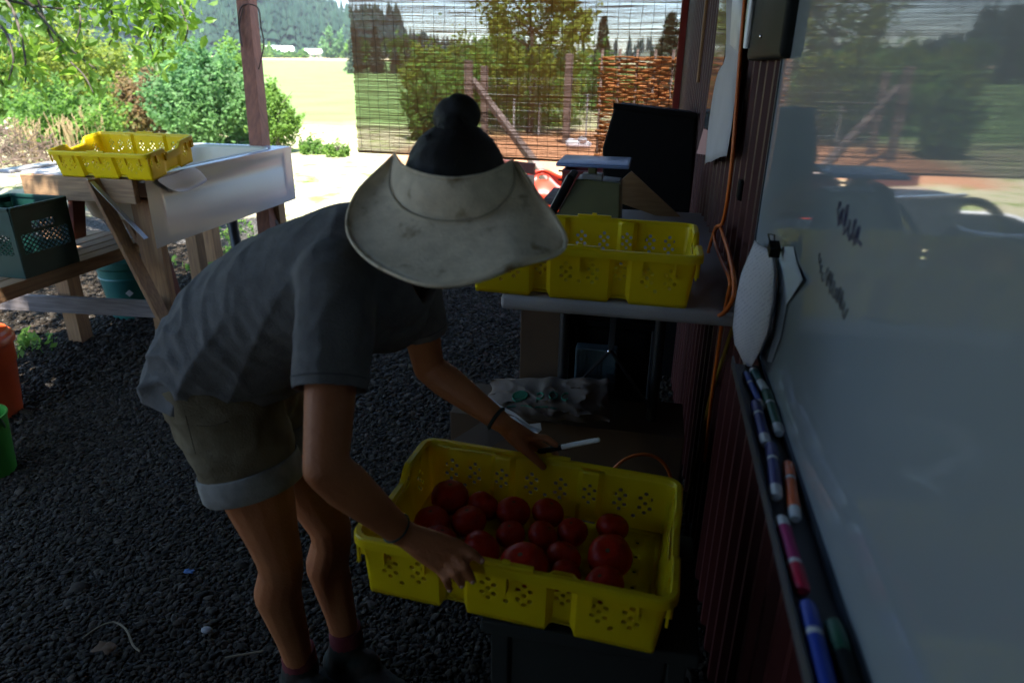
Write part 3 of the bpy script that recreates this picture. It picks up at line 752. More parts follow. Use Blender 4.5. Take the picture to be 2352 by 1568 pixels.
# ------------------------------------------------------------------ pear tree whose branches hang in at top left
troot = Vector((-7.6, 5.2, 0)); pear = thing('pear_tree', tuple(troot), 'leafy fruit tree whose branches droop in at top left', 'tree')
hub = troot + Vector((.5, 0, 2.7)); wood = MB()
wood.tube(catmull([troot, troot + Vector((.12, .05, 1.2)), hub, hub + Vector((.1, .1, 1.6))], 5), [.16 - .0055 * k for k in range(16)], 9)
LV = []; LF = []
def leaf(c, d, nrm, L):
    s = d.cross(nrm).normalized() * L * .27; d = d.normalized(); o = len(LV); dn = nrm * L * .10
    LV.extend([c, c + d * L * .3 + s * .9 + dn, c + d * L * .65 + s * .8 + dn, c + d * L - nrm * L * .1, c + d * L * .65 - s * .8 + dn, c + d * L * .3 - s * .9 + dn, c + d * L * .35, c + d * L * .68])
    LF.extend([(o, o + 1, o + 6), (o + 6, o + 1, o + 2, o + 7), (o + 7, o + 2, o + 3), (o, o + 6, o + 5), (o + 6, o + 7, o + 4, o + 5), (o + 7, o + 3, o + 4)])
def leafy(pts, dens, spread, L=.105, gap=0.0):
    P = catmull(pts, 10)
    for a, b in zip(P[:-1], P[1:]):
        seg = (b - a).length
        for _ in range(max(1, int(dens * seg))):
            c = a.lerp(b, rng.random()) + Vector(rng.normal(size=3)) * spread
            d = Vector((rng.normal() * .6, rng.normal() * .6, -.55 + rng.normal() * .45)).normalized()
            n_ = Vector(rng.normal(size=3)); n_ = (n_ - d * n_.dot(d)).normalized()
            leaf(c, d, n_, L * rng.uniform(.65, 1.2))
    return P
drops = [
    ([(-40, -160, 5.2), (60, -60, 5.1), (100, 40, 5.0), (130, 110, 4.9), (190, 170, 4.8), (215, 215, 4.8)], 70, .05),
    ([(-60, -60, 5.0), (20, 10, 4.9), (50, 90, 4.8), (60, 160, 4.8), (58, 190, 4.8)], 120, .055),
    ([(-80, 40, 4.8), (0, 60, 4.7), (30, 130, 4.7), (20, 185, 4.7)], 130, .06),
    ([(120, -170, 5.4), (210, -60, 5.3), (250, 10, 5.2), (262, 70, 5.2), (250, 105, 5.2)], 150, .06),
    ([(150, -180, 5.6), (290, -70, 5.5), (335, 10, 5.4), (370, 75, 5.3), (375, 140, 5.3)], 190, .065),
    ([(200, -190, 5.8), (340, -80, 5.7), (400, -10, 5.6), (430, 60, 5.6), (425, 95, 5.6)], 170, .065),
    ([(100, -120, 5.2), (170, -20, 5.1), (185, 50, 5.0), (172, 100, 5.0)], 110, .055),
    ([(80, 20, 5.0), (120, 70, 4.9), (175, 125, 4.85), (222, 160, 4.8)], 25, .03),
    ([(330, -40, 5.5), (370, 20, 5.4), (345, 90, 5.4), (352, 130, 5.4)], 170, .06),
    ([(-20, -120, 5.0), (90, -80, 5.0), (220, -40, 5.1), (330, -10, 5.3), (440, -25, 5.5)], 190, .09),
    ([(-60, -20, 5.0), (60, 10, 5.0), (140, 20, 5.1), (240, 20, 5.2)], 130, .08),
]
for pts, dens, spr in drops:
    W = [at(*q) for q in pts]; P = leafy(W, dens * .75, spr * 1.15)
    wood.tube(P, [.011 * (1 - .8 * i / len(P)) + .002 for i in range(len(P))], 5)
    mid = hub.lerp(P[0], .5) + Vector((0, 0, .45)); wood.tube(catmull([hub + Vector((.05, .05, .6)), mid, P[0]], 6), [.04 - .0022 * k for k in range(13)], 6)
# crown over the yard and the roof edge: it throws the dappled shade
for k in range(26):
    e = Vector((rng.uniform(-4.3, -1.7), rng.uniform(-.3, 4.2), rng.uniform(3.4, 4.8)))
    s_ = hub + Vector((0, 0, rng.uniform(.8, 1.6))); m_ = s_.lerp(e, .55) + Vector((0, 0, .5))
    P = catmull([s_, m_, e], 5); wood.tube(P, [.04 - .0035 * i for i in range(len(P))], 5)
    leafy([e - Vector((.9, 0, 0)), e, e + Vector((rng.normal() * .3, rng.normal() * .3, -.3))], 95, .20, .10)
for k in range(46):
    e = Vector((rng.uniform(-9.8, -3.9), rng.uniform(3.0, 7.8), rng.uniform(3.0, 5.4)))
    if e.x > -4.6 and e.z < 3.4: e.z += .7
    s_ = hub + Vector((0, 0, rng.uniform(.3, 1.5))); m_ = s_.lerp(e, .55) + Vector((rng.normal() * .2, rng.normal() * .2, .3))
    P = catmull([s_, m_, e], 5); wood.tube(P, [.04 - .0035 * i for i in range(len(P))], 5)
    leafy([m_, e, e + Vector((rng.normal() * .3, rng.normal() * .3, -.35))], 75, .22, .10)
obj('trunk', wood, M['bark'], pear, smooth=180)
obj('crown', type('X', (), {'v': LV, 'f': LF})(), M['leafnear'], pear)

# ------------------------------------------------------------------ yellow harvest crates
CL, CW, CH = 0.60, 0.40, 0.140
def crate_shell():
    rad = .035; cols = []                # each column: x, y, nx, ny, recess 0..1, dip 0..1, local col index/side, flower map
    def side(length, pattern, p0, d, nrm, dipmid):
        n = sum(c for _, c in pattern); step = (length - 2 * rad) / n; i = 0; out = []
        for kind, c in pattern:
            for k in range(c):
                rec = 1.0 if kind == 'R' else 0.0
                out.append((i, kind, k, c, rec)); i += 1
        res = []
        for i in range(n + 1):
            l = out[max(i - 1, 0)]; r = out[min(i, n - 1)]
            rec = 1.0 if (l[4] and r[4]) else 0.0
            t = rad + i * step
            res.append((p0[0] + d[0] * t, p0[1] + d[1] * t, nrm[0], nrm[1], rec, rec if dipmid else 0.0, out[i] if i < n else None))
        return res
    PL = [('P', 12), ('R', 5), ('P', 13), ('R', 5), ('P', 12)]
    PW = [('P', 9), ('R', 11), ('P', 9)]
    hx, hy = CL / 2, CW / 2
    for s in ((CL, PL, (-hx, -hy), (1, 0), (0, -1), False), (CW, PW, (hx, -hy), (0, 1), (1, 0), True), (CL, PL, (hx, hy), (-1, 0), (0, 1), False), (CW, PW, (-hx, hy), (0, -1), (-1, 0), True)):
        res = side(*s); cols += res
        # rounded corner
        ex, ey = s[2][0] + s[3][0] * s[0], s[2][1] + s[3][1] * s[0]
        cx, cy = ex - s[3][0] * rad - s[4][0] * rad, ey - s[3][1] * rad - s[4][1] * rad
        for k in (1, 2, 3):
            a = k * math.pi / 8; nx, ny = s[4][0] * math.cos(a) + s[3][0] * math.sin(a), s[4][1] * math.cos(a) + s[3][1] * math.sin(a)
            cols.append((cx + nx * rad, cy + ny * rad, nx, ny, 0.0, 0.0, None))
    rows = 12
    def pos(c, v):
        x, y, nx, ny, rec, dip, _ = c
        zb = .016 * rec; zt = CH - .004 - .030 * dip; z = zb + (zt - zb) * v
        o = -.014 - .014 * (1 - v) - .013 * rec * (1 if not dip else .4)
        return (x + nx * o, y + ny * o, z)
    n = len(cols); vs = [pos(c, r / rows) for c in cols for r in range(rows + 1)]; fs = []
    idx = lambda i, r: (i % n) * (rows + 1) + r
    flower = {(0, 0), (0, 2), (0, -2), (1, 1), (1, -1), (-1, 1), (-1, -1)}
    for i, c in enumerate(cols):
        info = c[6]
        for r in range(rows):
            q = (idx(i, r), idx(i + 1, r), idx(i + 1, r + 1), idx(i, r + 1))
            hole = False
            if info:
                _, kind, k, cnt, _ = info
                cen = {12: ((3, 6), (8, 6)), 13: ((3, 6), (9, 6)), 5: ((2, 6),), 9: ((4, 6),), 11: ()}[cnt]
                hole = any((k - a, r - b) in flower for a, b in cen)
                if cnt == 13 and (k, r) == (6, 4): hole = True
                if cnt == 12 and (k, r) in ((5, 3), (0, 5) if False else (5, 3)): hole = True
            if not hole: fs.append(q); continue
            P = [Vector(vs[j]) for j in q]; c0 = sum(P, Vector()) / 4; o = len(vs)
            ux, uz = (P[1] - P[0]), (P[3] - P[0]); rr = min(ux.length, uz.length) * .46; ux.normalize(); uz.normalize()
            for j in range(8):
                a = math.pi * (-.75 + j * .25); vs.append(tuple(c0 + ux * math.cos(a) * rr + uz * math.sin(a) * rr))
            for j in range(4):
                a, b = q[j], q[(j + 1) % 4]; h0, h1, h2 = o + 2 * j, o + 2 * j + 1, o + (2 * j + 2) % 8
                fs += [(a, h1, h0), (a, b, h1), (b, h2, h1)]
    mb = MB().add(vs, fs)
    # floor with drain holes
    fx, fy = CL - .085, CW - .085; nx, ny = 21, 13; o = len(mb.v)
    gv = [(-fx / 2 + fx * a / nx, -fy / 2 + fy * b / ny, .009) for b in range(ny + 1) for a in range(nx + 1)]; gf = []
    for b in range(ny):
        for a in range(nx):
            q = (b * (nx + 1) + a, b * (nx + 1) + a + 1, (b + 1) * (nx + 1) + a + 1, (b + 1) * (nx + 1) + a)
            if (a % 3 == 1 and b % 2 == 1):
                c0 = Vector(gv[q[0]]).lerp(Vector(gv[q[2]]), .5); h = len(gv); rr = .0045
                for j in range(8): an = math.pi * (-.75 + j * .25); gv.append((c0.x + rr * math.cos(an), c0.y + rr * math.sin(an), .009))
                for j in range(4):
                    p, s = q[j], q[(j + 1) % 4]; gf += [(p, h + 2 * j + 1, h + 2 * j), (p, s, h + 2 * j + 1), (s, h + (2 * j + 2) % 8, h + 2 * j + 1)]
            else: gf.append(q)
    mb.add(gv, gf)
    # skirt joining floor and walls
    edge = [pos(c, .02) for c in cols]; sk = [(max(-fx / 2, min(fx / 2, x)), max(-fy / 2, min(fy / 2, y)), .0088) for x, y, z in edge]
    o = len(mb.v); mb.add([(x, y, .0088) for x, y, z in edge] + sk, [(i, (i + 1) % n, n + (i + 1) % n, n + i) for i in range(n)])
    return mb, cols
def make_crate(label, group):
    t = thing('harvest_crate', (0, 0, 0), label, 'crate', group)
    mb, cols = crate_shell()
    for y, s in ((-CW / 2, -1), (CW / 2, 1)):
        for x in (-.235, -.155, 0, .155, .235, -.285, .285): mb.box((x, y + s * -.0135, CH - .036), (.003, .006, .05))
    for x, s in ((-CL / 2, -1), (CL / 2, 1)):
        for y in (-.165, -.125, .125, .165): mb.box((x + s * -.0125, y, CH - .036), (.012, .0035, .05))
    solid(obj('basket', mb, M['yellow'], t, smooth=28, local=True), .0026)
    # rim flange following the dips of the ends
    prof = ((-.016, -.004), (-.013, .0), (-.003, .0), (.0, -.003), (.0005, -.020), (-.0025, -.020), (-.003, -.005), (-.013, -.0055))
    n = len(cols); k = len(prof); rv = []; rf = []
    dips = [c[5] for c in cols]; sd = [(dips[i - 1] + 2 * dips[i] + dips[(i + 1) % n]) / 4 for i in range(n)]
    for c, dp in zip(cols, sd):
        for a, b in prof: rv.append((c[0] + c[2] * a, c[1] + c[3] * a, CH + b - .030 * dp))
    for i in range(n):
        for j in range(k):
            rf.append((i * k + j, ((i + 1) % n) * k + j, ((i + 1) % n) * k + (j + 1) % k, i * k + (j + 1) % k))
    obj('rim', MB().add(rv, rf), M['yellow'], t, smooth=40, local=True)
    for x, s in ((-CL / 2, -1), (CL / 2, 1)):
        obj('handle', MB().box((x - s * .010, 0, CH - .052), (.014, .125, .034), bev=.004), M['yellow'], t, local=True)
    for y, s in ((-CW / 2, -1), (CW / 2, 1)):
        obj('stacking_lug', MB().box((0, y - s * .008, CH + .0035), (.10, .012, .007), bev=.002).box((0, y - s * .008, CH + .0085), (.014, .008, .008), bev=.002), M['yellow'], t, local=True)
    return t
crate_a = make_crate('yellow perforated crate of red tomatoes on a dark stand, held by the person', 'yellow perforated harvest crates')
crate_a.location = (-.190, 1.135, .590)
crate_a.rotation_euler = (R(-1.2), R(1.6), R(-2.6))
crate_b = copy_tree(crate_a); crate_b['label'] = 'empty yellow perforated crate on the white folding table in front of the scale'
crate_b.location = (-.163, 1.846, .9935); crate_b.rotation_euler = (0, R(.6), 0)
crate_c = copy_tree(crate_a); crate_c['label'] = 'empty yellow perforated crate tilted on the rim of the bathtub'
crate_c.rotation_euler = (R(9.5), 0, R(-.6)); crate_c.location = (-2.772, 3.275, 1.008)

# ------------------------------------------------------------------ tomatoes in the crate
def tomato_mesh(seed):
    r_ = random.Random(seed); mb = MB(); mb.ball((0, 0, 0), (1, 1, 1), 20, 12); lob = r_.choice((5, 6, 7)); ph = r_.random() * 6; am = r_.uniform(.015, .05)
    out = []
    for x, y, z in mb.v:
        a = math.atan2(y, x); rr = math.hypot(x, y); f = 1 + am * math.cos(lob * a + ph) * (.3 + .7 * abs(z)) * rr
        dimple = -.16 * max(0, (z - .8)) / .2 * (1 - rr / .6 if rr < .6 else 0)
        out.append((x * f * (1 + .03 * math.sin(ph)), y * f, z * .84 + dimple))
    mb.v = out; return mb
MT = [(703, 500, 105, 'largest tomato in the far left corner of the crate'), (895, 550, 88, 'tomato second from the left in the back row'), (1065, 585, 92, 'tomato third from the left in the back row'),
      (1265, 590, 88, 'tomato fourth from the left in the back row'), (598, 645, 98, 'tomato at the left crate wall, above the hand'), (810, 640, 95, 'tomato in the second row right of the one by the left wall'),
      (1050, 715, 82, 'tomato in the middle of the crate, left of its twin'), (1235, 722, 86, 'tomato in the middle of the crate, right of its twin'), (1405, 700, 84, 'tomato at the right end of the main group'),
      (1635, 672, 88, 'back tomato of the three standing apart at right'), (640, 755, 98, 'shiny tomato partly under the wrist'), (885, 795, 105, 'big tomato just beyond the fingers'),
      (1125, 895, 132, 'biggest tomato, in the front row at the near wall'), (1355, 845, 95, 'front row tomato right of the biggest one'), (1620, 842, 122, 'large middle tomato of the three standing apart at right'),
      (838, 900, 82, 'tomato almost hidden by the index finger'), (1362, 955, 88, 'tomato half hidden behind the near wall, middle'), (1588, 1005, 108, 'front tomato of the three standing apart, at the near wall')]
for k, (cx, cy, rr, lab) in enumerate(MT):
    px, py = 752.6 + .4001 * cx, 940.8 + .4001 * cy
    p = onZ(px, py, .645); D = -(CAM_M.to_3x3().inverted() @ (p - Vector((0, 0, CAM_H)))).z; r = rr * .4001 / FPX * D * 1.09
    p.z = .602 + r * .84
    p = onZ(px, py, p.z)
    t = tag(obj('tomato', tomato_mesh(k), M['tomato'], local=True, smooth=180), lab, 'tomato', 'red tomatoes in the crate')
    t.location = p; t.scale = (r, r, r); t.rotation_euler = (rng.normal() * .35, rng.normal() * .35, rng.uniform(0, 6.28))
    sc = obj('stem_scar', MB().lathe([(.0, .70), (.10, .705), (.13, .695), (.16, .66)], 9), M['scar'], t, smooth=180, local=True)

# stand under the crate
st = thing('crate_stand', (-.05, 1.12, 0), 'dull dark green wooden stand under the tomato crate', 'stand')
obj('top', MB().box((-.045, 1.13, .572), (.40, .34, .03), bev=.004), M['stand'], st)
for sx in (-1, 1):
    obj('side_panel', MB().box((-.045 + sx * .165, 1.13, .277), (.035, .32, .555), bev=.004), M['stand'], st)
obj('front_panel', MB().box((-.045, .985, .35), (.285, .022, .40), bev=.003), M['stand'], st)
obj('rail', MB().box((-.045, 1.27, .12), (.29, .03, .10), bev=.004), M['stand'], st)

# ------------------------------------------------------------------ folding table and what stands on it
TZ = .992
tb = thing('folding_table', (-.1, 2.1, 0), 'white moulded folding table on black legs against the red wall', 'table')
tlx = onY(1149, 690, 1.665).x
obj('tabletop', MB().box(((tlx + .255) / 2, 2.30, TZ - .020), (.255 - tlx, 1.27, .040), bev=.012), M['tabletop'], tb, smooth=60)
for x in (-.225, .06):
    for y in (1.95, 2.80):
        obj('leg', MB().tube([(x, y, TZ - .05), (x * 1.0, y, .0)], .0165, 10), M['blackmetal'], tb, smooth=60)
obj('crossbar', MB().tube([(-.225, 1.95, .30), (.06, 1.95, .30)], .012, 8), M['blackmetal'], tb, smooth=60)
hz_ = onY(1403, 803, 1.94)
for x, zz in ((-.225, .565), (.06, .555)):
    obj('brace', MB().bar((hz_.x, 1.935, hz_.z), (x, 1.945, zz), .006, .022, .001, up=(0, 1, 0)), M['blackmetal'], tb)
obj('brace_link', MB().bar((hz_.x, 2.0, TZ - .05), (hz_.x, 1.94, hz_.z), .018, .006, .001), M['blackmetal'], tb)
obj('rivet', MB().ball((hz_.x - .004, 1.925, hz_.z), .007, 8, 6), M['chrome'], tb, smooth=180)
# platform scale
def sc(px, py, Y): return onY(px, py, Y)
sl = thing('produce_scale', tuple(onY(1370, 500, 2.6)), 'olive green platform scale with blue tray and dial behind the yellow crate', 'scale')
yb0, yb1 = 2.50, 2.70
pl = [onY(1268, 504, yb0), onY(1424, 508, yb0), onY(1424, 424, yb0), onY(1412, 410, yb0 + .03), onY(1330, 410, yb0 + .03), onY(1322, 416, yb0)]
for v in pl: v.z = max(v.z, TZ)
zlo = TZ + .002
A = [onY(1262, 520, yb0), onY(1423, 520, yb0), onY(1424, 424, yb0), onY(1322, 414, yb0)]
A[0].z = A[1].z = zlo; dy = Vector((0, yb1 - yb0, 0))
body = MB(); vs = [a.copy() for a in A] + [a + dy for a in A]
vs[2].y += .03; vs[3].y += .03; vs[6].y -= .03; vs[7].y -= .03
body.add(vs, [(0, 1, 2, 3), (5, 4, 7, 6), (1, 5, 6, 2), (4, 0, 3, 7), (3, 2, 6, 7), (4, 5, 1, 0)])
obj('housing', body, M['olive'], sl, bev=.006)
lf0, lf1 = A[0] + Vector((-.004, 0, 0)), A[3] + Vector((-.006, 0, .004)); dn = (lf1 - lf0); nrm = Vector((-dn.z, 0, dn.x)).normalized()
c0 = lf0.lerp(lf1, .52) + Vector((0, .08, 0)) + nrm * .014
dl = obj('dial_case', MB().bar(c0 - dn * .50, c0 + dn * .50, (.165), .026, .008, up=tuple(nrm)), M['black'], sl)
obj('dial_face', MB().bar(c0 - dn * .46 + nrm * .0145, c0 + dn * .46 + nrm * .0145, .14, .004, .001, up=tuple(nrm)), M['dial'], dl)
obj('needle', MB().bar(c0 - dn * .1 + nrm * .018, c0 + dn * .30 + nrm * .018, .004, .0015, up=tuple(nrm)), M['black'], dl)
pc = onY(1367, 374, 2.6)
obj('neck', MB().box((onY(1361, 400, 2.58).x, 2.58, pc.z - .055), (.030, .035, .11), bev=.003), M['olive'], sl)
obj('collar', MB().box((onY(1361, 415, 2.57).x, 2.57, A[3].z + .006), (.075, .06, .022), bev=.004), M['zinc'], sl)
pw = onY(1452, 380, 2.5).x - onY(1284, 380, 2.5).x
obj('platform', MB().box((onY(1367, 376, 2.6).x, 2.6, pc.z + .004), (pw, .25, .013), bev=.005), M['plate'], sl, smooth=60)
obj('base', MB().box((A[0].x - .035, 2.6, TZ + .014), (.10, .12, .028), bev=.006), M['tealbox'], sl)
# plywood triangle leaning behind crate
P_ = [onY(1450, 394, 2.82), onY(1562, 500, 2.82), onY(1500, 560, 2.82), onY(1384, 452, 2.82)]
ptri = MB(); dd = Vector((0, .018, 0)); ptri.add(P_ + [p + dd for p in P_], [(3, 2, 1, 0), (4, 5, 6, 7), (0, 1, 5, 4), (1, 2, 6, 5), (2, 3, 7, 6), (3, 0, 4, 7)])
for i, v in enumerate(ptri.v):
    if v[2] < TZ: ptri.v[i] = (v[0], v[1], TZ + .001)
tag(obj('plywood_offcut', ptri, M['ply'], loc=(P_[2].x, 2.82, TZ)), 'plain plywood offcut standing on its corner right of the scale', 'board')
# black bin standing on the gravel beyond the table
bq = [(1412, 243), (1600, 266), (1592, 600), (1392, 600), (1384, 340)]
F0 = [onY(a, b, 3.45) for a, b in bq]; F0[2] = Vector((F0[2].x, 3.45, .0)); F0[3] = Vector((F0[3].x + .02, 3.45, .0))
B0 = [Vector((p.x * .96 + .002, 3.85, p.z)) for p in F0]
bb = MB(); n = 5
bb.add(F0 + B0, [(0, 1, 2, 3, 4)[::-1]] + [(i, (i + 1) % n, n + (i + 1) % n, n + i) for i in range(n)] + [(5, 6, 7, 8, 9)])
tbn = tag(obj('black_bin', bb, M['black'], loc=(F0[3].x, 3.45, 0), bev=.010), 'tall black plastic bin standing against the wall beyond the table', 'bin')
obj('rim', MB().bar(F0[0] + Vector((-.006, -.008, 0)), F0[1] + Vector((0, -.008, 0)), .03, .026, .004), M['black'], tbn)
obj('latch', MB().bar(onY(1597, 440, 3.43), onY(1596, 470, 3.43), .012, .016, .002), M['chrome'], tbn)

# ------------------------------------------------------------------ under the table
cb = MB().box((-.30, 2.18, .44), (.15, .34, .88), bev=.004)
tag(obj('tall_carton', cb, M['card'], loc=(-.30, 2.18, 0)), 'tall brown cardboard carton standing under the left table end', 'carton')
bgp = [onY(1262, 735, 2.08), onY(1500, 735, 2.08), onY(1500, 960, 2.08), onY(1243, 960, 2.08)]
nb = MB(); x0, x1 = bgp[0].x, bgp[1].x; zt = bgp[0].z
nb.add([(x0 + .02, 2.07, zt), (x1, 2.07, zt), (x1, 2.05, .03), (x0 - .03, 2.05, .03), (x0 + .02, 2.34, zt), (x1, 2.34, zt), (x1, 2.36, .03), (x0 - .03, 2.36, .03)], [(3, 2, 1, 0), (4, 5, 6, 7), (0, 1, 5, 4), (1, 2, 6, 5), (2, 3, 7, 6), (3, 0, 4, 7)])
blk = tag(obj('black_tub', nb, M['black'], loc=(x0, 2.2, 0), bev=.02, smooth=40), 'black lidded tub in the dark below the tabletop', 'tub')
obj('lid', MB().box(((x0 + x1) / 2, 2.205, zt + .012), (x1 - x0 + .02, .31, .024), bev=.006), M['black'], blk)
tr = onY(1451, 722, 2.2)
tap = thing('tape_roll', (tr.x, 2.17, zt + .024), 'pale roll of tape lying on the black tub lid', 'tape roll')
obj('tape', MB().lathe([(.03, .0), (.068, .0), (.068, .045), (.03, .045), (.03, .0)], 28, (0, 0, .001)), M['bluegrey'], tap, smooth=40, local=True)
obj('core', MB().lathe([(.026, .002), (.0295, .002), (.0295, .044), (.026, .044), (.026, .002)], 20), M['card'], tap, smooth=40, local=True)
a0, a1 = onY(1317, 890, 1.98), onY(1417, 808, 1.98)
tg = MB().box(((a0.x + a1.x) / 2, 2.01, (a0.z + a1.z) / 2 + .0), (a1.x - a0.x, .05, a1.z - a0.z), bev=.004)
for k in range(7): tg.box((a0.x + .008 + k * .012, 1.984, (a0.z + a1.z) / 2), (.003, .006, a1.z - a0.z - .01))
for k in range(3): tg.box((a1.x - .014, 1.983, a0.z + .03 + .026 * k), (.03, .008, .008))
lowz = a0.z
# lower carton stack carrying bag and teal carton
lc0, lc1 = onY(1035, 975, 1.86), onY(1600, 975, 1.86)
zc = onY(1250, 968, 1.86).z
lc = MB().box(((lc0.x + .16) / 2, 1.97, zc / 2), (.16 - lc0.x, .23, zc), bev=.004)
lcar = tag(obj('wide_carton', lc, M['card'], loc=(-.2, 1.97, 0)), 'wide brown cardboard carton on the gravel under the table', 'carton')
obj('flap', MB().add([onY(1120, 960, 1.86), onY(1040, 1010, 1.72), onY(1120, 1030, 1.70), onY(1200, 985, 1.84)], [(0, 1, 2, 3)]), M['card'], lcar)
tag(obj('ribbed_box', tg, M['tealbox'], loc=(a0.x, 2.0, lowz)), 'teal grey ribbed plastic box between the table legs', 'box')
# paper sack with print
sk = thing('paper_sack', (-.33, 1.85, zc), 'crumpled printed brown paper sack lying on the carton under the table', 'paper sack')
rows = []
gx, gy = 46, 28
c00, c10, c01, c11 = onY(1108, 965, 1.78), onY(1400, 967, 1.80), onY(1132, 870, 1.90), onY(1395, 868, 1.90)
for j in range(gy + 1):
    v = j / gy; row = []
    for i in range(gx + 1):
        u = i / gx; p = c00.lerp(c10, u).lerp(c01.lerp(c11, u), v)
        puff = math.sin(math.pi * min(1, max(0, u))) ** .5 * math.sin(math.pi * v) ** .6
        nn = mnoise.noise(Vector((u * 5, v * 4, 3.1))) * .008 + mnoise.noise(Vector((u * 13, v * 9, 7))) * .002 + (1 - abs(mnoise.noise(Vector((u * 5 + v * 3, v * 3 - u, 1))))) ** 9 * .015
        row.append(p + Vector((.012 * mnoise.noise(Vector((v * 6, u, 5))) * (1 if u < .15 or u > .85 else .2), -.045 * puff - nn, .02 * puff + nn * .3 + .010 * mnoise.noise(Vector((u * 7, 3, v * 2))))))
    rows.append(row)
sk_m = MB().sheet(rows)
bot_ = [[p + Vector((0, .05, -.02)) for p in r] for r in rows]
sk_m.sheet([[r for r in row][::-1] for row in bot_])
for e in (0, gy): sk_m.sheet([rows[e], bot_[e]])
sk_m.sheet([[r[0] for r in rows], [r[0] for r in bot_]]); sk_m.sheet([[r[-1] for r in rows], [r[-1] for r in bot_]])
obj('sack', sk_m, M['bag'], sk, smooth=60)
def on_sack(u, v):
    i, j = min(gx - 1, int(u * gx)), min(gy - 1, int(v * gy)); a, b = u * gx - i, v * gy - j
    return rows[j][i].lerp(rows[j][i + 1], a).lerp(rows[j + 1][i].lerp(rows[j + 1][i + 1], a), b) + Vector((0, -.0035, .001))
def stroke(mb, uv, wd):
    P = [on_sack(*q) for q in uv]
    for a, b in zip(P[:-1], P[1:]): mb.bar(a, b, .0015, wd, up=(0, 0, 1))
    return mb
def arc(cu, cv, ru, rv, a0, a1, n=10): return [(cu + ru * math.cos(R(a0 + (a1 - a0) * k / n)), cv + rv * math.sin(R(a0 + (a1 - a0) * k / n))) for k in range(n + 1)]
pr = MB()
stroke(pr, arc(.29, .60, .062, .12, 20, 380, 16), .008)
for dv in (-.04, .02, .075): stroke(pr, [(.235, .60 + dv), (.345, .60 + dv)], .007)
U = .43
stroke(pr, [(U, .46), (U, .70)], .006); stroke(pr, arc(U + .03, .62, .03, .075, 150, -150), .006)
stroke(pr, arc(U + .135, .62, .032, .075, 0, 360, 12), .006); stroke(pr, [(U + .168, .70), (U + .168, .54)], .006)
stroke(pr, arc(U + .235, .62, .03, .075, 50, 310), .006)
for k, (u0, u1) in enumerate(((.20, .27), (.31, .41), (.43, .53), (.55, .60))):
    q = [(u0 + (u1 - u0) * t / 8, .335 + .012 * (1 if t % 2 else -1)) for t in range(9)]; stroke(pr, q, .0028)
obj('print', pr, M['ink'], sk)
wr = []
wq = [(1118, 925), (1150, 945), (1180, 958), (1215, 985), (1240, 992)]
rows2 = [[onY(px + dx + rng.normal() * 3, py + dyy + rng.normal() * 3, 1.775 + .01 * rng.normal()) for px, py in wq] for dx, dyy in ((0, -14), (4, -4), (-2, 6), (-12, 14))]
tag(obj('clear_wrap', MB().sheet(rows2), M['film'], loc=tuple(rows2[2][2])), 'shiny strip of clear plastic wrap along the sack by the wrist', 'plastic wrap')

# ------------------------------------------------------------------ bathtub wash station
TX0, TX1, TY0, TY1, TT, TB = -3.36, -2.6, 3.16, 4.70, .985, .605
tubt = thing('bathtub', (-2.98, 3.93, .6), 'old enamelled bathtub mounted on a wooden stand as a wash sink', 'bathtub')
ap = MB()
def apron(y, z, x): return (x, y, z)
ys_ = [TY0, TY0 + .05, TY0 + .12, TY0 + .14, TY1 - .14, TY1 - .12, TY1 - .05, TY1]; zs_ = [TB, TB + .03, TB + .09, TB + .105, TB + .24, TB + .255, TT - .05, TT - .012, TT]
ysn = np.linspace(0, len(ys_) - 1, 36); rowsA = []
for z in zs_:
    row = []
    for q in ysn:
        y = float(np.interp(q, range(len(ys_)), ys_)); inset = 0
        iny = sm(TY0 + .10, TY0 + .145, y) * (1 - sm(TY1 - .145, TY1 - .10, y))
        if TB + .095 < z < TT - .06: inset = .012 * iny
        if TB + .10 < z < TB + .245: inset = .004 * iny
        bow = .0 * math.sin(math.pi * (z - TB) / (TT - TB))
        row.append((TX1 - inset + bow + (.008 if z > TT - .02 else 0), y, z))
    rowsA.append(row)
ap.sheet(rowsA)
obj('apron', ap, M['enamel'], tubt, smooth=50)
# rim and basin: rounded rectangle loops
def loop(hx, hy, r, z, cx=(TX0 + TX1) / 2, cy=(TY0 + TY1) / 2, n=7):
    out = []
    for q, (sx, sy) in enumerate(((1, 1), (-1, 1), (-1, -1), (1, -1))):
        for k in range(n): a = R(90 * q + 90 * k / (n - 1)); out.append((cx + sx * (hx - r) + r * math.cos(a), cy + sy * (hy - r) + r * math.sin(a), z))
    return out
hx, hy = (TX1 - TX0) / 2, (TY1 - TY0) / 2
L_ = [loop(hx + .004, hy, .02, TT - .03), loop(hx + .006, hy, .02, TT - .004), loop(hx, hy - .004, .02, TT), loop(hx - .07, hy - .09, .13, TT - .004), loop(hx - .085, hy - .11, .14, TT - .025), loop(hx - .12, hy - .2, .15, TB + .10), loop(hx - .18, hy - .28, .13, TB + .05)]
rimm = MB(); n = len(L_[0])
rimm.add([p for l in L_[:4] for p in l], [(i * n + j, i * n + (j + 1) % n, (i + 1) * n + (j + 1) % n, (i + 1) * n + j) for i in range(3) for j in range(n)])
obj('rim', rimm, M['enamel'], tubt, smooth=40)
bs = MB(); bs.add([p for l in L_[3:] for p in l], [(i * n + j, i * n + (j + 1) % n, (i + 1) * n + (j + 1) % n, (i + 1) * n + j) for i in range(3) for j in range(n)] + [tuple(3 * n + j for j in range(n))])
solid(obj('basin', bs, M['enamelin'], tubt, smooth=50), .012, 1)
fc = at(525, 352, 5.0)
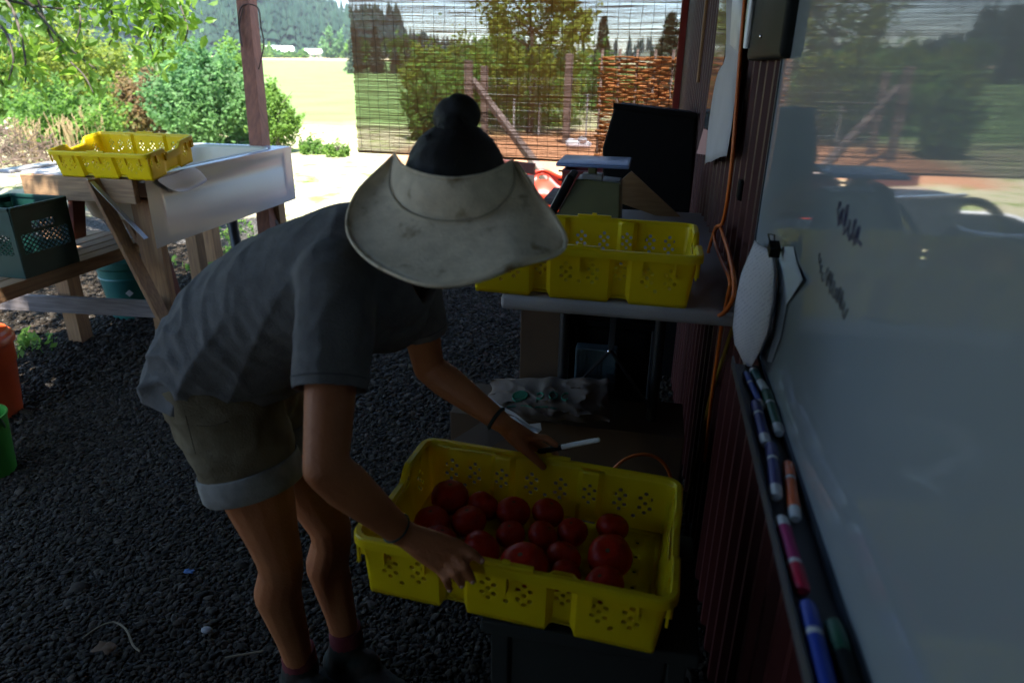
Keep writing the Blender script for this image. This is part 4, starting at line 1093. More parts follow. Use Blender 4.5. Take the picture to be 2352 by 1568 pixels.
obj('faucet', MB().tube(catmull([fc + Vector((0, 0, -.05)), fc + Vector((0, 0, .02)), fc + Vector((.03, 0, .035)), fc + Vector((.06, 0, .01))], 4), .008, 8).ball(fc + Vector((-.03, 0, .0)), .014, 8, 6), M['chrome'], tubt, smooth=60)
# wooden stand
ws = thing('wash_stand', (-3, 3.5, 0), 'rough lumber stand with slatted shelf carrying the bathtub', 'stand')
e0, e1 = onY(49, 396, 3.12), onY(331, 436, 3.12)
obj('end_board', MB().box(((e0.x + TX1 - .03) / 2, 3.125, .915), (TX1 - .03 - e0.x, .04, .125), bev=.004), M['wood'], ws)
obj('side_board', MB().box((e0.x + .02, 3.9, .915), (.04, 1.5, .125), bev=.004), M['woodY'], ws)
obj('drainboard', MB().box(((e0.x + TX0) / 2 - .09, 3.62, .985), (TX0 - e0.x + .14, 1.0, .02), bev=.005), M['enamel'], ws)
def leg(name, pts, w, h, m): obj(name, MB().bar(pts[0], pts[1], w, h, .004, up=(0, 1, 0)), M[m], ws)
g1, g2 = onZ(182, 783), onZ(368, 748)
leg('leg', ((g1.x, 3.19, .87), (g1.x, 3.19, 0)), .09, .09, 'woodZ')
leg('leg', ((-2.68, 3.23, .86), (-2.68, 3.23, 0)), .14, .05, 'woodZ')
leg('leg', ((-2.72, 3.30, .62), (-2.74, 3.44, 0)), .05, .09, 'woodred')
leg('leg', ((-3.25, 4.35, .62), (-3.25, 4.35, 0)), .09, .09, 'woodZ')
leg('leg', ((-2.72, 4.60, .62), (-2.72, 4.60, 0)), .11, .09, 'woodZ')
leg('leg', ((-3.3, 4.62, .62), (-3.3, 4.62, 0)), .09, .09, 'woodZ')
leg('leg', ((-3.3, 3.5, .87), (-3.22, 3.95, 0)), .07, .04, 'woodgrey')
leg('brace', (onY(212, 412, 3.07), onY(378, 735, 3.07)), .022, .085, 'woodZ')
leg('brace', (onY(175, 445, 3.26), onY(180, 545, 3.26)), .03, .09, 'woodred')
leg('brace', (onY(242, 420, 3.4), onY(330, 560, 3.4)), .03, .07, 'woodZ')
leg('brace', (onY(618, 480, 4.55), onY(650, 540, 4.55)), .03, .06, 'woodgrey')
obj('strap', MB().bar(onY(204, 410, 3.05), onY(336, 548, 3.05), .004, .03, up=(0, 1, 0)), M['zinc'], ws)
for k in range(5):
    obj('shelf_slat', MB().box((-2.945 - k * .098, 2.55, .558), (.088, 2.05, .022), bev=.003), M['woodY'], ws)
obj('shelf_edge', MB().box((-2.912, 2.55, .525), (.022, 2.05, .05), bev=.003), M['woodY'], ws)
for y in (1.7, 3.45): obj('shelf_batten', MB().box((-3.14, y, .52), (.44, .06, .045), bev=.003), M['wood'], ws)
obj('low_plank', MB().bar((-3.75, 3.08, .245), (-2.60, 3.08, .285), .03, .095, .004), M['woodgrey'], ws)
# things at the wash stand
mk = thing('milk_crate', (-3.08, 2.8, .572), 'dark green plastic milk crate with diamond lattice on the slatted shelf', 'milk crate')
mc = MB(); mx0, mx1, my0, my1, mz0, mz1 = -3.235, -2.905, 2.62, 2.95, .571, .90
def lattice(o, u, v, nu, nv, mb, th=.0045):
    """diamond openings in the middle band"""
    for i in range(nu):
        for j in range(nv):
            for s in (0, 1):
                a = o + u * ((i + s) / nu) + v * (j / nv); b = o + u * ((i + 1 - s) / nu) + v * ((j + 1) / nv)
                mb.bar(a, b, th, .006, up=tuple(u.cross(v).normalized()))
def mface(o, u):
    n = Vector((0, 0, 1)); H_ = mz1 - mz0; uu = u.normalized(); c = o + u * .5
    rot = Matrix((uu, uu.cross(n) * -1, n)).transposed()
    mc.box(c + n * (H_ * .165), (u.length, .006, H_ * .33), rot); mc.box(c + n * (H_ * .89), (u.length, .010, H_ * .22), rot)
    for t in (.04, .96): mc.box(o + u * t + n * H_ * .555, (u.length * .08, .007, H_ * .45), rot)
    lattice(o + u * .08 + n * H_ * .33, u * .84, n * H_ * .30, 9, 4, mc)
    for t in (.19, .81): mc.box(o + u * t + n * H_ * .705, (u.length * .22, .006, H_ * .15), rot)
    lattice(o + u * .30 + n * H_ * .665, u * .40, n * H_ * .10, 5, 1, mc)
    mc.box(c + n * H_ * .645, (u.length * .84, .008, .014), rot)
for o, u in ((Vector((mx1, my0, mz0)), Vector((0, my1 - my0, 0))), (Vector((mx0, my0, mz0)), Vector((0, my1 - my0, 0))), (Vector((mx0, my0, mz0)), Vector((mx1 - mx0, 0, 0))), (Vector((mx0, my1, mz0)), Vector((mx1 - mx0, 0, 0)))): mface(o, u)
obj('basket', mc, M['greendark'], mk)
fl = MB(); fl.box(((mx0 + mx1) / 2, (my0 + my1) / 2, mz0 + .004), (mx1 - mx0 - .008, my1 - my0 - .008, .007)); obj('floor', fl, M['greendark'], mk)
rm_ = MB()
for (a, b) in (((mx1, my0), (mx1, my1)), ((mx0, my0), (mx0, my1)), ((mx0, my0), (mx1, my0)), ((mx0, my1), (mx1, my1))): rm_.bar((a[0], a[1], mz1), (b[0], b[1], mz1), .018, .018, .004)
obj('rim', rm_, M['greendark'], mk)
bk = thing('planting_bucket', (-3.27, 3.68, 0), 'dark green plastic bucket with white sticker under the wash stand', 'bucket')
obj('body', MB().lathe([(.0, .004), (.135, .004), (.14, .0), (.178, .33), (.186, .335), (.196, .345), (.197, .385), (.188, .39), (.183, .345), (.172, .32), (.133, .012), (0, .012)], 40, (-3.27, 3.68, 0)), M['bucket'], bk, smooth=40)
obj('ridge', MB().lathe([(.172, .265), (.178, .268), (.178, .275), (.173, .278)], 40, (-3.27, 3.68, 0)), M['bucket'], bk, smooth=60)
bd = Vector((-(-3.27), -3.68, 0)).normalized(); ba = math.atan2(bd.y, bd.x) - .12; 
sk_c = Vector((-3.27 + .163 * math.cos(ba), 3.68 + .163 * math.sin(ba), .185))
obj('sticker', MB().box(sk_c, (.002, .032, .032), Matrix.Rotation(ba, 3, 'Z') @ Matrix.Rotation(R(40), 3, 'X')), M['whiteplastic'], bk)
hp = [at(532, 505, 5.0), at(540, 545, 4.95), at(552, 590, 4.9), at(580, 640, 4.85)]
hp[0].z = .62
hs = MB(); P = catmull(hp, 8); hs.tube(P, [.038 + (.003 if i % 2 else 0) for i in range(len(P))], 12)
tag(obj('drain_hose', hs, M['hose'], loc=tuple(hp[-1]), smooth=60), 'black ribbed drain hose hanging from the bathtub', 'hose')
cl = [[(352, 412), (385, 404), (420, 392), (440, 378)], [(372, 424), (405, 420), (440, 410), (462, 392)], [(392, 438), (420, 434), (452, 424), (476, 410)], [(420, 442), (435, 438), (460, 428), (478, 414)]]
cw = [[onX(px, py, -2.582 + .018 * (i % 2) - .012 * (j % 2)) for j, (px, py) in enumerate(r)] for i, r in enumerate(cl)]
o = solid(obj('white_rag', MB().sheet(cw), M['whitecloth'], loc=tuple(cw[0][0]), smooth=180), .002); tag(o, 'white plastic rag hanging over the tub edge beside the yellow crate', 'rag')
sb = o.modifiers.new('sub', 'SUBSURF'); sb.levels = sb.render_levels = 2
# bins at the left edge
ob = thing('orange_bin', (-2.80, 2.17, 0), 'orange plastic trash bin with domed lid at the left edge', 'bin')
oc = (-2.50, 1.98, 0)
p_ = onZ(-12, 950, 0); oc = (p_.x, p_.y, 0); ob.location = oc; OFF[ob] = Vector(oc)
obj('body', MB().lathe([(0, .004), (.108, .004), (.113, .0), (.138, .25), (.142, .255), (.145, .345), (.15, .35), (.15, .365), (.142, .365), (.138, .34), (.108, .012), (0, .012)], 36, oc), M['orangebin'], ob, smooth=40)
obj('lid', MB().lathe([(.152, .352), (.158, .355), (.158, .378), (.150, .392), (.142, .395), (.135, .41), (.09, .425), (.04, .43), (0, .43)], 36, oc), M['orangebin'], ob, smooth=40)
p_ = onZ(-22, 1085, 0); gc = (p_.x, p_.y, 0)
gb = thing('green_pail', gc, 'bright green plastic pail in front of the orange bin', 'pail')
obj('body', MB().lathe([(0, .003), (.085, .003), (.09, 0), (.108, .245), (.113, .247), (.113, .256), (.106, .256), (.103, .24), (.084, .01), (0, .01)], 36, gc), M['limegreen'], gb, smooth=40)
obj('handle', MB().tube([(gc[0] + .110 * math.cos(a), gc[1] + .02 + .115 * math.sin(a) * .3, .245 - .10 * math.sin(a)) for a in np.linspace(0, math.pi, 14)], .003, 6), M['zinc'], gb, smooth=60)

# ------------------------------------------------------------------ red things beyond the table
rs = thing('red_sled', tuple(onZ(1250, 495)), 'bright red plastic sled standing in the sun behind the scale', 'sled')
rw = []
for j in range(15):
    v = j / 14; row = []
    for i in range(19):
        u = i / 18; px = 1212 + 130 * u; py = 408 + 112 * v - 12 * math.exp(-((u - .25) / .22) ** 2) * (1 - v)
        p = at(px, py, 6.95 - .10 * v); p += Vector((0, .05 * math.sin(v * 9 + 1.2 * math.sin(u * 6)) * (1 - .4 * v) + .03 * math.sin(u * 7), 0)); row.append(p)
    rw.append(row)
hole = {(1, 3), (1, 4), (1, 5)}
fs_ = [(i * 19 + j, i * 19 + j + 1, (i + 1) * 19 + j + 1, (i + 1) * 19 + j) for i in range(14) for j in range(18) if (i, j) not in hole]
sh_ = MB().add([p for r in rw for p in r], fs_)
o = solid(obj('shell', sh_, M['redplastic'], rs, smooth=180), .02); sb = o.modifiers.new('sub', 'SUBSURF'); sb.levels = sb.render_levels = 1
obj('edge', MB().tube([p + Vector((0, -.012, .012)) for p in rw[0]], .018, 8).tube([r[0] + Vector((0, -.01, 0)) for r in rw], .018, 8), M['redplastic'], rs, smooth=180)
tag(rs, None, None)
# plywood garden cart on bicycle wheels, mostly behind the hat
wa = Vector((.90, -.45, 0)).normalized(); wf = Vector((.45, .90, 0)).normalized(); WR = Matrix((wa, wf, Vector((0, 0, 1)))).transposed()
wc = onY(1146, 552, 5.25); wr_ = .35; wc.z = wr_
c_ = at(1200, 424, 5.5)
bp = thing('garden_cart', (wc.x - .3, wc.y + .3, 0), 'plywood garden cart with brown top board and yellow rimmed spoked wheel behind the hat', 'cart')
bc_ = c_ - wa * .36 - wf * .02
obj('box', MB().box((bc_.x, bc_.y, c_.z - .10), (.66, .46, .30), WR, .008), M['beige'], bp)
tb_ = bc_ + wf * .22
obj('top_board', MB().box((tb_.x, tb_.y, c_.z + .10), (.66, .03, .09), WR, .003), M['woodred'], bp)
fe = bc_ - wf * .235
obj('edge_trim', MB().box((fe.x, fe.y, c_.z + .058), (.67, .025, .018), WR), M['chrome'], bp)
for q in (0, 1):
    cen = wc - wa * (q * .78)
    whl = obj('wheel', MB().lathe([(wr_ - .045, -.016), (wr_ - .012, -.022), (wr_, -.008), (wr_, .008), (wr_ - .012, .022), (wr_ - .045, .016), (wr_ - .045, -.016)], 48, cen, axis=tuple(wa)), M['black'], bp, smooth=50)
    obj('rim', MB().lathe([(wr_ - .062, -.013), (wr_ - .040, -.0175), (wr_ - .040, .0175), (wr_ - .062, .013), (wr_ - .062, -.013)], 48, cen, axis=tuple(wa)), M['yellow'], whl, smooth=50)
    obj('hub', MB().lathe([(0, -.035), (.022, -.035), (.022, .035), (0, .035)], 14, cen, axis=tuple(wa)), M['zinc'], whl, smooth=50)
    sp_ = MB()
    for k in range(20):
        a = k * math.pi / 10; sp_.tube([cen + wa * (.02 if k % 2 else -.02), cen + wf * (wr_ - .05) * math.cos(a) + Vector((0, 0, (wr_ - .05) * math.sin(a)))], .0016, 4)
    obj('spokes', sp_, M['chrome'], whl)
obj('axle', MB().tube([wc, wc - wa * .78], .012, 8), M['zinc'], bp)
obj('bracket', MB().bar(wc - wa * .06, Vector((wc.x - wa.x * .06, wc.y - wa.y * .06, c_.z - .2)), .03, .03).bar(wc - wa * .72, Vector((wc.x - wa.x * .72, wc.y - wa.y * .72, c_.z - .2)), .03, .03), M['woodred'], bp)
lg = bc_ + wf * .18
obj('leg', MB().bar((lg.x, lg.y, c_.z - .24), (lg.x, lg.y, 0), .04, .04), M['woodred'], bp)
MG = 'stacked dark red crates'
m0, m1, m2 = at(1293, 390, 4.0), at(1400, 390, 4.0), at(1293, 455, 4.0)
hh = (m0.z - m2.z) / 3; zbase = m2.z
for k in range(3):
    t = thing('red_crate', (m0.x, m0.y, m2.z + k * hh), ('bottom', 'middle', 'top')[k] + ' dark red crate of the stack behind the scale', 'crate', MG)
    cx = (m0.x + m1.x) / 2; cz = m2.z + (k + .5) * hh; W_ = m1.x - m0.x
    bx = MB(); dpt = .28
    for sx in (-1, 1): bx.box((cx + sx * W_ / 2, m0.y + dpt / 2, cz), (.01, dpt, hh * .96))
    for sy in (0, 1): bx.box((cx, m0.y + sy * dpt, cz), (W_, .01, hh * .96))
    bx.box((cx, m0.y + dpt / 2, cz - hh * .46), (W_, dpt, .006)); obj('basket', bx, M['maroon'], t)
    lp = MB(); lp.box((cx, m0.y - .008, cz + hh * .38), (W_ + .05, .02, hh * .2), bev=.004); obj('lip', lp, M['maroon'], t)
tl = tag(obj('side_bench', MB().box((cx, m0.y + .14, zbase - .025), (W_ + .2, .4, .04), bev=.004).box((cx - W_ / 2, m0.y + .14, (zbase - .045) / 2), (.06, .06, zbase - .045)).box((cx + W_ / 2 + .02, m0.y + .14, (zbase - .045) / 2), (.06, .06, zbase - .045)), M['woodgrey'], loc=(cx, m0.y, 0)), 'grey wooden bench under the stacked red crates', 'bench')

tk = thing('stock_tank', (-2.05, 5.75, 0), 'grey stock tank with pale rim, seen mirrored in the whiteboard behind the person', 'tank')
obj('body', MB().sheet([[p for p in loop(.30 * k, .42 * k, .12, z, -2.05, 5.75)] + [loop(.30 * k, .42 * k, .12, z, -2.05, 5.75)[0]] for k, z in ((.92, 0), (.95, .02), (1, .48), (.97, .48), (.90, .04))]), M['darkgrey'], tk, smooth=50)
obj('rim', MB().tube(loop(.305, .425, .12, .485, -2.05, 5.75) + loop(.305, .425, .12, .485, -2.05, 5.75)[:1], .018, 8), M['whiteplastic'], tk, smooth=60)

# ------------------------------------------------------------------ whiteboard and what hangs on the wall
BX = .24
wb = thing('whiteboard', (BX, .7, 1.0), 'large glossy whiteboard with thin frame and marker tray on the wall', 'whiteboard')
BY0, BY1, BZ0, BZ1 = -.35, 1.60, 1.022, 2.24
obj('panel', MB().box((BX + .008, (BY0 + BY1) / 2, (BZ0 + BZ1) / 2), (.016, BY1 - BY0, BZ1 - BZ0)), M['board'], wb)
obj('frame', MB().box((BX + .008, BY1 + .004, (BZ0 + BZ1) / 2), (.022, .008, BZ1 - BZ0 + .02)), M['boardframe'], wb)
obj('frame', MB().box((BX + .007, (BY0 + BY1) / 2, BZ0 - .005), (.024, BY1 - BY0, .010)), M['boardframe'], wb)
obj('frame', MB().box((BX + .007, (BY0 + BY1) / 2, BZ1 + .005), (.024, BY1 - BY0, .010)), M['boardframe'], wb)
obj('backing', MB().box((.2785, BY1 - .06, 1.6), (.042, .07, 1.3)).box((.2785, .4, 1.6), (.042, .07, 1.3)), M['woodgrey'], wb)
tr_ = MB(); ty0, ty1 = -.3, 1.30
tr_.box((.212, (ty0 + ty1) / 2, 1.008), (.054, ty1 - ty0, .003)); tr_.box((.1845, (ty0 + ty1) / 2, 1.016), (.003, ty1 - ty0, .020)); tr_.box((.238, (ty0 + ty1) / 2, 1.003), (.004, ty1 - ty0, .012))
tr_.box((.262, .5, 1.0), (.045, .05, .03)).box((.262, 1.1, 1.0), (.045, .05, .03))
obj('tray', tr_, M['tray'], wb)
wrt = MB()
def scribble(px0, py0, px1, py1, hgt, n, thick):
    a, b = onX(px0, py0, BX - .0012), onX(px1, py1, BX - .0012); d = b - a; up = Vector((0, d.z, -d.y)).normalized(); pts = []
    for k in range(n * 6 + 1):
        t = k / (n * 6); pts.append(a + d * t + up * hgt * (.45 + .55 * abs(math.sin(t * 9.3 + 1.2))) * (math.sin(t * n * 6.28) * .5 + .3 * math.sin(t * n * 11 + 1)) + d.normalized() * hgt * .3 * math.cos(t * n * 6.28))
    for p, q in zip(pts[:-1], pts[1:]): wrt.bar(p, q, .001, thick, up=(0, 0, 1))
scribble(1922, 484, 1976, 548, .026, 6, .0028)
obj('marker_writing', wrt, mat('faded ink', (.055, .055, .12), .6), wb)
wrt = MB(); scribble(1896, 628, 1942, 712, .020, 8, .0018)
obj('marker_writing', wrt, mat('grey ink', (.10, .10, .105), .6), wb)
wrt = MB(); scribble(1880, 585, 1890, 640, .010, 4, .0016)
obj('marker_writing', wrt, mat('grey ink', (.10, .10, .105), .6), wb)

def pen(label, p_cap, p_end, cap, body, labelm, r=.0088, group='markers in the whiteboard tray'):
    z = 1.0105 + r; a, b = onZ(*p_cap, z), onZ(*p_end, z); d = (b - a); L = d.length; d.normalize()
    t = thing('marker', tuple(a), label, 'marker', group)
    c1 = a + d * L * .30
    obj('cap', MB().tube([a, a + d * .002, a + d * .006, c1], [r * .7, r * .9, r * 1.05, r * 1.08], 14), M[cap], t, smooth=50)
    obj('barrel', MB().tube([c1, b - d * .012, b - d * .004, b], [r, r, r * .95, r * .7], 14), M[body], t, smooth=50)
    obj('label_band', MB().tube([c1 + d * L * .06, b - d * L * .16], r * 1.025, 14, cap=False), M[labelm], t, smooth=50)
pen('slim blue marker at the far end of the tray', (1712, 857), (1751, 937), 'blueP', 'whiteplastic', 'blueP', .0065)
pen('white marker with teal label beside the slim blue one', (1757, 897), (1729, 848), 'whiteplastic', 'whiteplastic', 'bucket', .008)
pen('green capped white marker leaning along the board frame', (1760, 900), (1790, 996), 'greenP', 'whiteplastic', 'greenP')
pen('dark blue marker just beyond the orange one, outer side', (1735, 925), (1759, 1020), 'darkblueP', 'whiteplastic', 'darkblueP')
pen('dark navy marker lying beside the orange capped one', (1771, 1022), (1783, 1142), 'darkblueP', 'whiteplastic', 'darkblueP')
pen('white marker with orange cap', (1810, 1064), (1827, 1192), 'orangeP', 'whiteplastic', 'orangeP', .0078)
pen('white marker with crimson cap and magenta label', (1844, 1358), (1794, 1190), 'redP', 'whiteplastic', 'magentaP', .0085)
pen('bright blue capped marker nearest the camera', (1852, 1385), (1915, 1640), 'blueP', 'whiteplastic', 'blueP', .0092)
pen('dark green marker at the near end beside the bright blue one', (1912, 1428), (1985, 1660), 'greenP', 'greenP', 'darkgrey', .0092)

def text_paper():
    m = mat('written paper', (0.66, 0.64, 0.67), 0.9)
    N = m.node_tree.nodes; L = m.node_tree.links; b = N['Principled BSDF']
    uv = N.new('ShaderNodeUVMap'); mp = N.new('ShaderNodeMapping'); L.new(uv.outputs[0], mp.inputs[0]); mp.inputs['Rotation'].default_value = (0, 0, .25)
    w = N.new('ShaderNodeTexWave'); w.bands_direction = 'Y'; w.inputs['Scale'].default_value = 9.0; w.inputs['Distortion'].default_value = .4; L.new(mp.outputs[0], w.inputs[0])
    n = N.new('ShaderNodeTexNoise'); n.inputs['Scale'].default_value = 40; n.inputs['Detail'].default_value = 2; L.new(mp.outputs[0], n.inputs[0])
    t1 = N.new('ShaderNodeMath'); t1.operation = 'GREATER_THAN'; t1.inputs[1].default_value = .72; L.new(w.outputs[1], t1.inputs[0])
    t2 = N.new('ShaderNodeMath'); t2.operation = 'GREATER_THAN'; t2.inputs[1].default_value = .52; L.new(n.outputs[0], t2.inputs[0])
    mu = N.new('ShaderNodeMath'); mu.operation = 'MULTIPLY'; L.new(t1.outputs[0], mu.inputs[0]); L.new(t2.outputs[0], mu.inputs[1])
    mx = N.new('ShaderNodeMix'); mx.data_type = 'RGBA'; L.new(mu.outputs[0], mx.inputs[0]); mx.inputs[6].default_value = (.52, .50, .53, 1); mx.inputs[7].default_value = (.36, .345, .39, 1)
    L.new(mx.outputs[2], b.inputs['Base Color']); return m
def uvgrid(o, nr, nc):
    me = o.data; uv = me.uv_layers.new()
    for l in me.loops: uv.data[l.index].uv = ((l.vertex_index % nc) / (nc - 1), (l.vertex_index // nc) / (nr - 1))
Lp = [(1734, 552), (1706, 625), (1692, 690), (1683, 752), (1684, 790), (1709, 842)]
Rp = [(1774, 584), (1781, 625), (1778, 690), (1762, 765), (1740, 812), (1722, 843)]
def lin(P, n): return [a.lerp(b, k / n) for a, b in zip(P[:-1], P[1:]) for k in range(n)] + [P[-1]]
lw = lin([onY(a, b, 1.47 - .012 * i + (.03 if i == 2 else 0)) for i, (a, b) in enumerate(Lp)], 3); rw_ = lin([onX(a, b, .226 - .004 * i) for i, (a, b) in enumerate(Rp)], 3)
prow = [[l.lerp(r, u) + Vector((-.003, -.004, 0)) * math.sin(2 * math.pi * u + i * .35) for u in np.linspace(0, 1, 9)] for i, (l, r) in enumerate(zip(lw, rw_))]
cp = thing('clipped_sheet', tuple(prow[0][4]), 'curled handwritten sheet hanging from a binder clip at the board corner', 'paper')
o = solid(obj('sheet', MB().sheet(prow), text_paper(), cp, smooth=180), .0006); uvgrid(o, len(prow), 9)
o = solid(obj('back_sheet', MB().sheet([[p + Vector((.006, .012, -.004)) for p in r] for r in prow[:-3]]), M['paper'], cp, smooth=180), .0006)
fl = [[onX(1786, 566, .2365), onX(1822, 566, .2375)], [onX(1790, 600, .2365), onX(1830, 605, .2375)], [onX(1790, 640, .2365), onX(1843, 642, .232)], [onX(1788, 690, .2365), onX(1806, 700, .2375)], [onX(1778, 770, .2365), onX(1792, 775, .2375)], [onX(1762, 830, .2365), onX(1772, 832, .2375)]]  # reflection of the clipped sheet in the board, laid on as a pale piece
solid(obj('sheet_reflection', MB().sheet(fl), mat('bluish reflection tone', (.50, .56, .62), .9), cp), .0006)
k_ = onX(1778, 572, .222)
obj('clip', MB().box(k_, (.018, .03, .018), Matrix.Rotation(.3, 3, 'X')).tube([k_ + Vector((-.006, .006, .006)), k_ + Vector((-.012, .012, .024)), k_ + Vector((-.004, -.004, .026)), k_ + Vector((0, -.006, .006))], .0014, 6), M['black'], cp)
Lq = [(1667, 0), (1667, 127), (1650, 165), (1638, 216), (1626, 300), (1619, 378)]; Rq = [(1708, 0), (1700, 127), (1694, 165), (1689, 216), (1679, 300), (1669, 358)]
l2 = catmull([onWall(a, b, .042 + .003 * i) for i, (a, b) in enumerate(Lq)], 3); r2 = catmull([onX(a, b, .215 - .004 * i) for i, (a, b) in enumerate(Rq)], 3)
pr2 = [[l.lerp(r, u) + Vector((-.010, 0, .004 * math.sin(u * 9) * (i > 12))) * math.sin(math.pi * u) for u in np.linspace(0, 1, 7)] for i, (l, r) in enumerate(zip(l2, r2))]
tag(solid(obj('long_paper', MB().sheet(pr2), M['paper'], loc=tuple(pr2[-1][3]), smooth=180), .0008), 'long blank white paper curling off the red wall left of the orange cord', 'paper')
hol = [[onX(1668, -30, .222), onX(1712, -30, .205)], [onX(1667, 20, .222), onX(1708, 20, .203)], [onX(1664, 100, .222), onX(1700, 104, .202)], [onX(1664, 128, .235), onX(1698, 130, .215)]]
hh_ = [[r[0].lerp(r[1], u) + Vector((-.012, -.008, 0)) * math.sin(math.pi * u) for u in np.linspace(0, 1, 7)] for r in hol]
tag(solid(obj('paper_holder', MB().sheet(hh_), M['whiteplastic'], loc=tuple(hh_[0][0]), smooth=180), .004), 'white plastic holder at the top of the wall above the long paper', 'holder')
gs = [[onWall(1655, -20, .045), onWall(1682, -20, .045)], [onWall(1640, 130, .045), onWall(1664, 130, .045)], [onWall(1617, 290, .045), onWall(1634, 310, .045)]]
tag(solid(obj('clear_sleeve', MB().sheet(gs), M['glasssheet'], loc=tuple(gs[0][0])), .001), 'shiny clear plastic sleeve on the wall left of the long paper', 'sleeve')
pk = [[onWall(1616, 296, .04), onWall(1627, 300, .05)], [onWall(1600, 353, .04), onWall(1621, 356, .055)]]
tag(solid(obj('pink_note', MB().sheet(pk), mat('pink note', (.5, .28, .26), .9), loc=tuple(pk[0][0])), .0008), 'small pinkish note low on the wall above the black bin', 'note')
b0, b1 = onX(1712, 140, .215), onX(1796, 142, .225)
eb = thing('switch_box', tuple((b0 + b1) / 2), 'dark grey electrical box high on the wall between cord and whiteboard', 'electrical box')
obj('housing', MB().box((.252, (b0.y + b1.y) / 2, b0.z + .22), (.07, abs(b0.y - b1.y), .44), bev=.012), M['darkgrey'], eb, smooth=60)
obj('conduit', MB().tube([(.215, b0.y - .02, b0.z + .03), (.215, b0.y - .02, b0.z + .9)], .016, 12), M['zinc'], eb, smooth=60)
obj('screw', MB().ball((.216, (b0.y + b1.y) / 2 + .02, b0.z + .05), .005, 8, 6), M['chrome'], eb, smooth=180)
lt = MB().bar(onWall(1603, 190, .036), onWall(1603, 190, .036) + Vector((0, .02, .95)), .012, .075, .002, up=(0, 1, 0))
tag(obj('wood_lath', lt, M['woodZ'], loc=tuple(onWall(1603, 190, .036))), 'short brown wooden lath hanging on the red wall near its outer end', 'lath')
kp = onX(1707, 437, .247)
pg = thing('black_plug', tuple(kp), 'black plug hanging on the wall left of the whiteboard frame', 'plug')
obj('body', MB().box(kp, (.03, .045, .055), bev=.008), M['black'], pg, smooth=60)
obj('prong', MB().box(kp + Vector((0, .03, -.01)), (.008, .03, .005)), M['chrome'], pg)
obj('lead', MB().tube(catmull([kp + Vector((0, 0, .02)), kp + Vector((.004, .01, .10)), kp + Vector((.01, -.01, .3)), kp + Vector((.012, .0, .5))], 5), .0035, 6), M['black'], pg, smooth=60)
oc_ = [onX(*q) for q in ((1716, -60, .185), (1711, 0, .185), (1697, 168, .188), (1681, 376, .195), (1662, 505, .20), (1645, 522, .20), (1632, 560, .198), (1614, 632, .195), (1606, 690, .193), (1622, 718, .19), (1652, 724, .19), (1678, 698, .192), (1687, 655, .195), (1676, 590, .20), (1663, 545, .205), (1652, 520, .206), (1640, 540, .20), (1652, 585, .198), (1676, 640, .196), (1672, 680, .2), (1659, 740, .21), (1650, 800, .22), (1640, 870, .225), (1632, 930, .23), (1618, 1060, .24))]
tag(obj('extension_cord', MB().tube(catmull(oc_, 6), .0052, 8), M['orange'], loc=tuple(oc_[0]), smooth=180), 'orange extension cord hanging down the wall with a knotted loop', 'cord')
yc = [onWall(*q) for q in ((1692, 735, .036), (1678, 769, .036), (1655, 840, .036), (1631, 915, .036), (1612, 1010, .036), (1597, 1075, .036), (1570, 1180, .036))]
tag(obj('yellow_cord', MB().tube(catmull(yc, 5), .006, 8), M['yellowcord'], loc=tuple(yc[0]), smooth=180), 'dull yellow cord running down the wall beside the tray end', 'cord')
ac = [onY(*q) for q in ((1395, 1095, 1.55), (1413, 1073, 1.55), (1440, 1052, 1.56), (1480, 1043, 1.57), (1515, 1055, 1.57), (1537, 1085, 1.56), (1545, 1130, 1.55))]
tag(obj('orange_lead', MB().tube(catmull(ac, 5), .0045, 8), M['orange'], loc=tuple(ac[0]), smooth=180), 'loop of orange lead showing above the far rim of the tomato crate', 'cord')
# little things on the gravel
def scrap(name, px, py, m, label, cat, s, seed):
    p = onZ(px, py, .022); r_ = random.Random(seed); rows = [[p + Vector(((i - 2) * s * .25 + r_.uniform(-.1, .1) * s, (j - 1) * s * .3 + r_.uniform(-.1, .1) * s, .004 + r_.uniform(0, .25) * s)) for i in range(5)] for j in range(3)]
    tag(solid(obj(name, MB().sheet(rows), M[m], loc=tuple(p), smooth=180), .001), label, cat)
scrap('blue_scrap', 436, 1316, 'bluescrap', 'scrap of bright blue plastic on the gravel', 'scrap', .03, 3)
scrap('dead_leaf', 243, 1492, 'deadleaf', 'brown dead leaf on the gravel at lower left', 'leaf', .055, 4)
p = onZ(475, 1446, .022); tag(obj('white_stone', MB().ball(p, (.018, .012, .009), 10, 8), mat('white stone', (.17, .165, .17), .6), loc=tuple(p), smooth=180), 'small white stone among the dark gravel', 'stone')
tp_ = [onZ(*q, .026) for q in ((190, 1465), (225, 1440), (262, 1428), (290, 1445), (305, 1480), (322, 1495))]
tag(obj('dry_vine', MB().tube(catmull(tp_, 4), .003, 5), M['dullstraw'], loc=tuple(tp_[0])), 'curved pale dry vine on the gravel at lower left', 'vine')
tp_ = [onZ(*q, .028) for q in ((517, 1510), (560, 1502), (605, 1494))]
tag(obj('dry_stalk', MB().tube(tp_, .003, 5), M['dullstraw'], loc=tuple(tp_[0])), 'straight pale dry stalk on the gravel beside the boot', 'stalk')

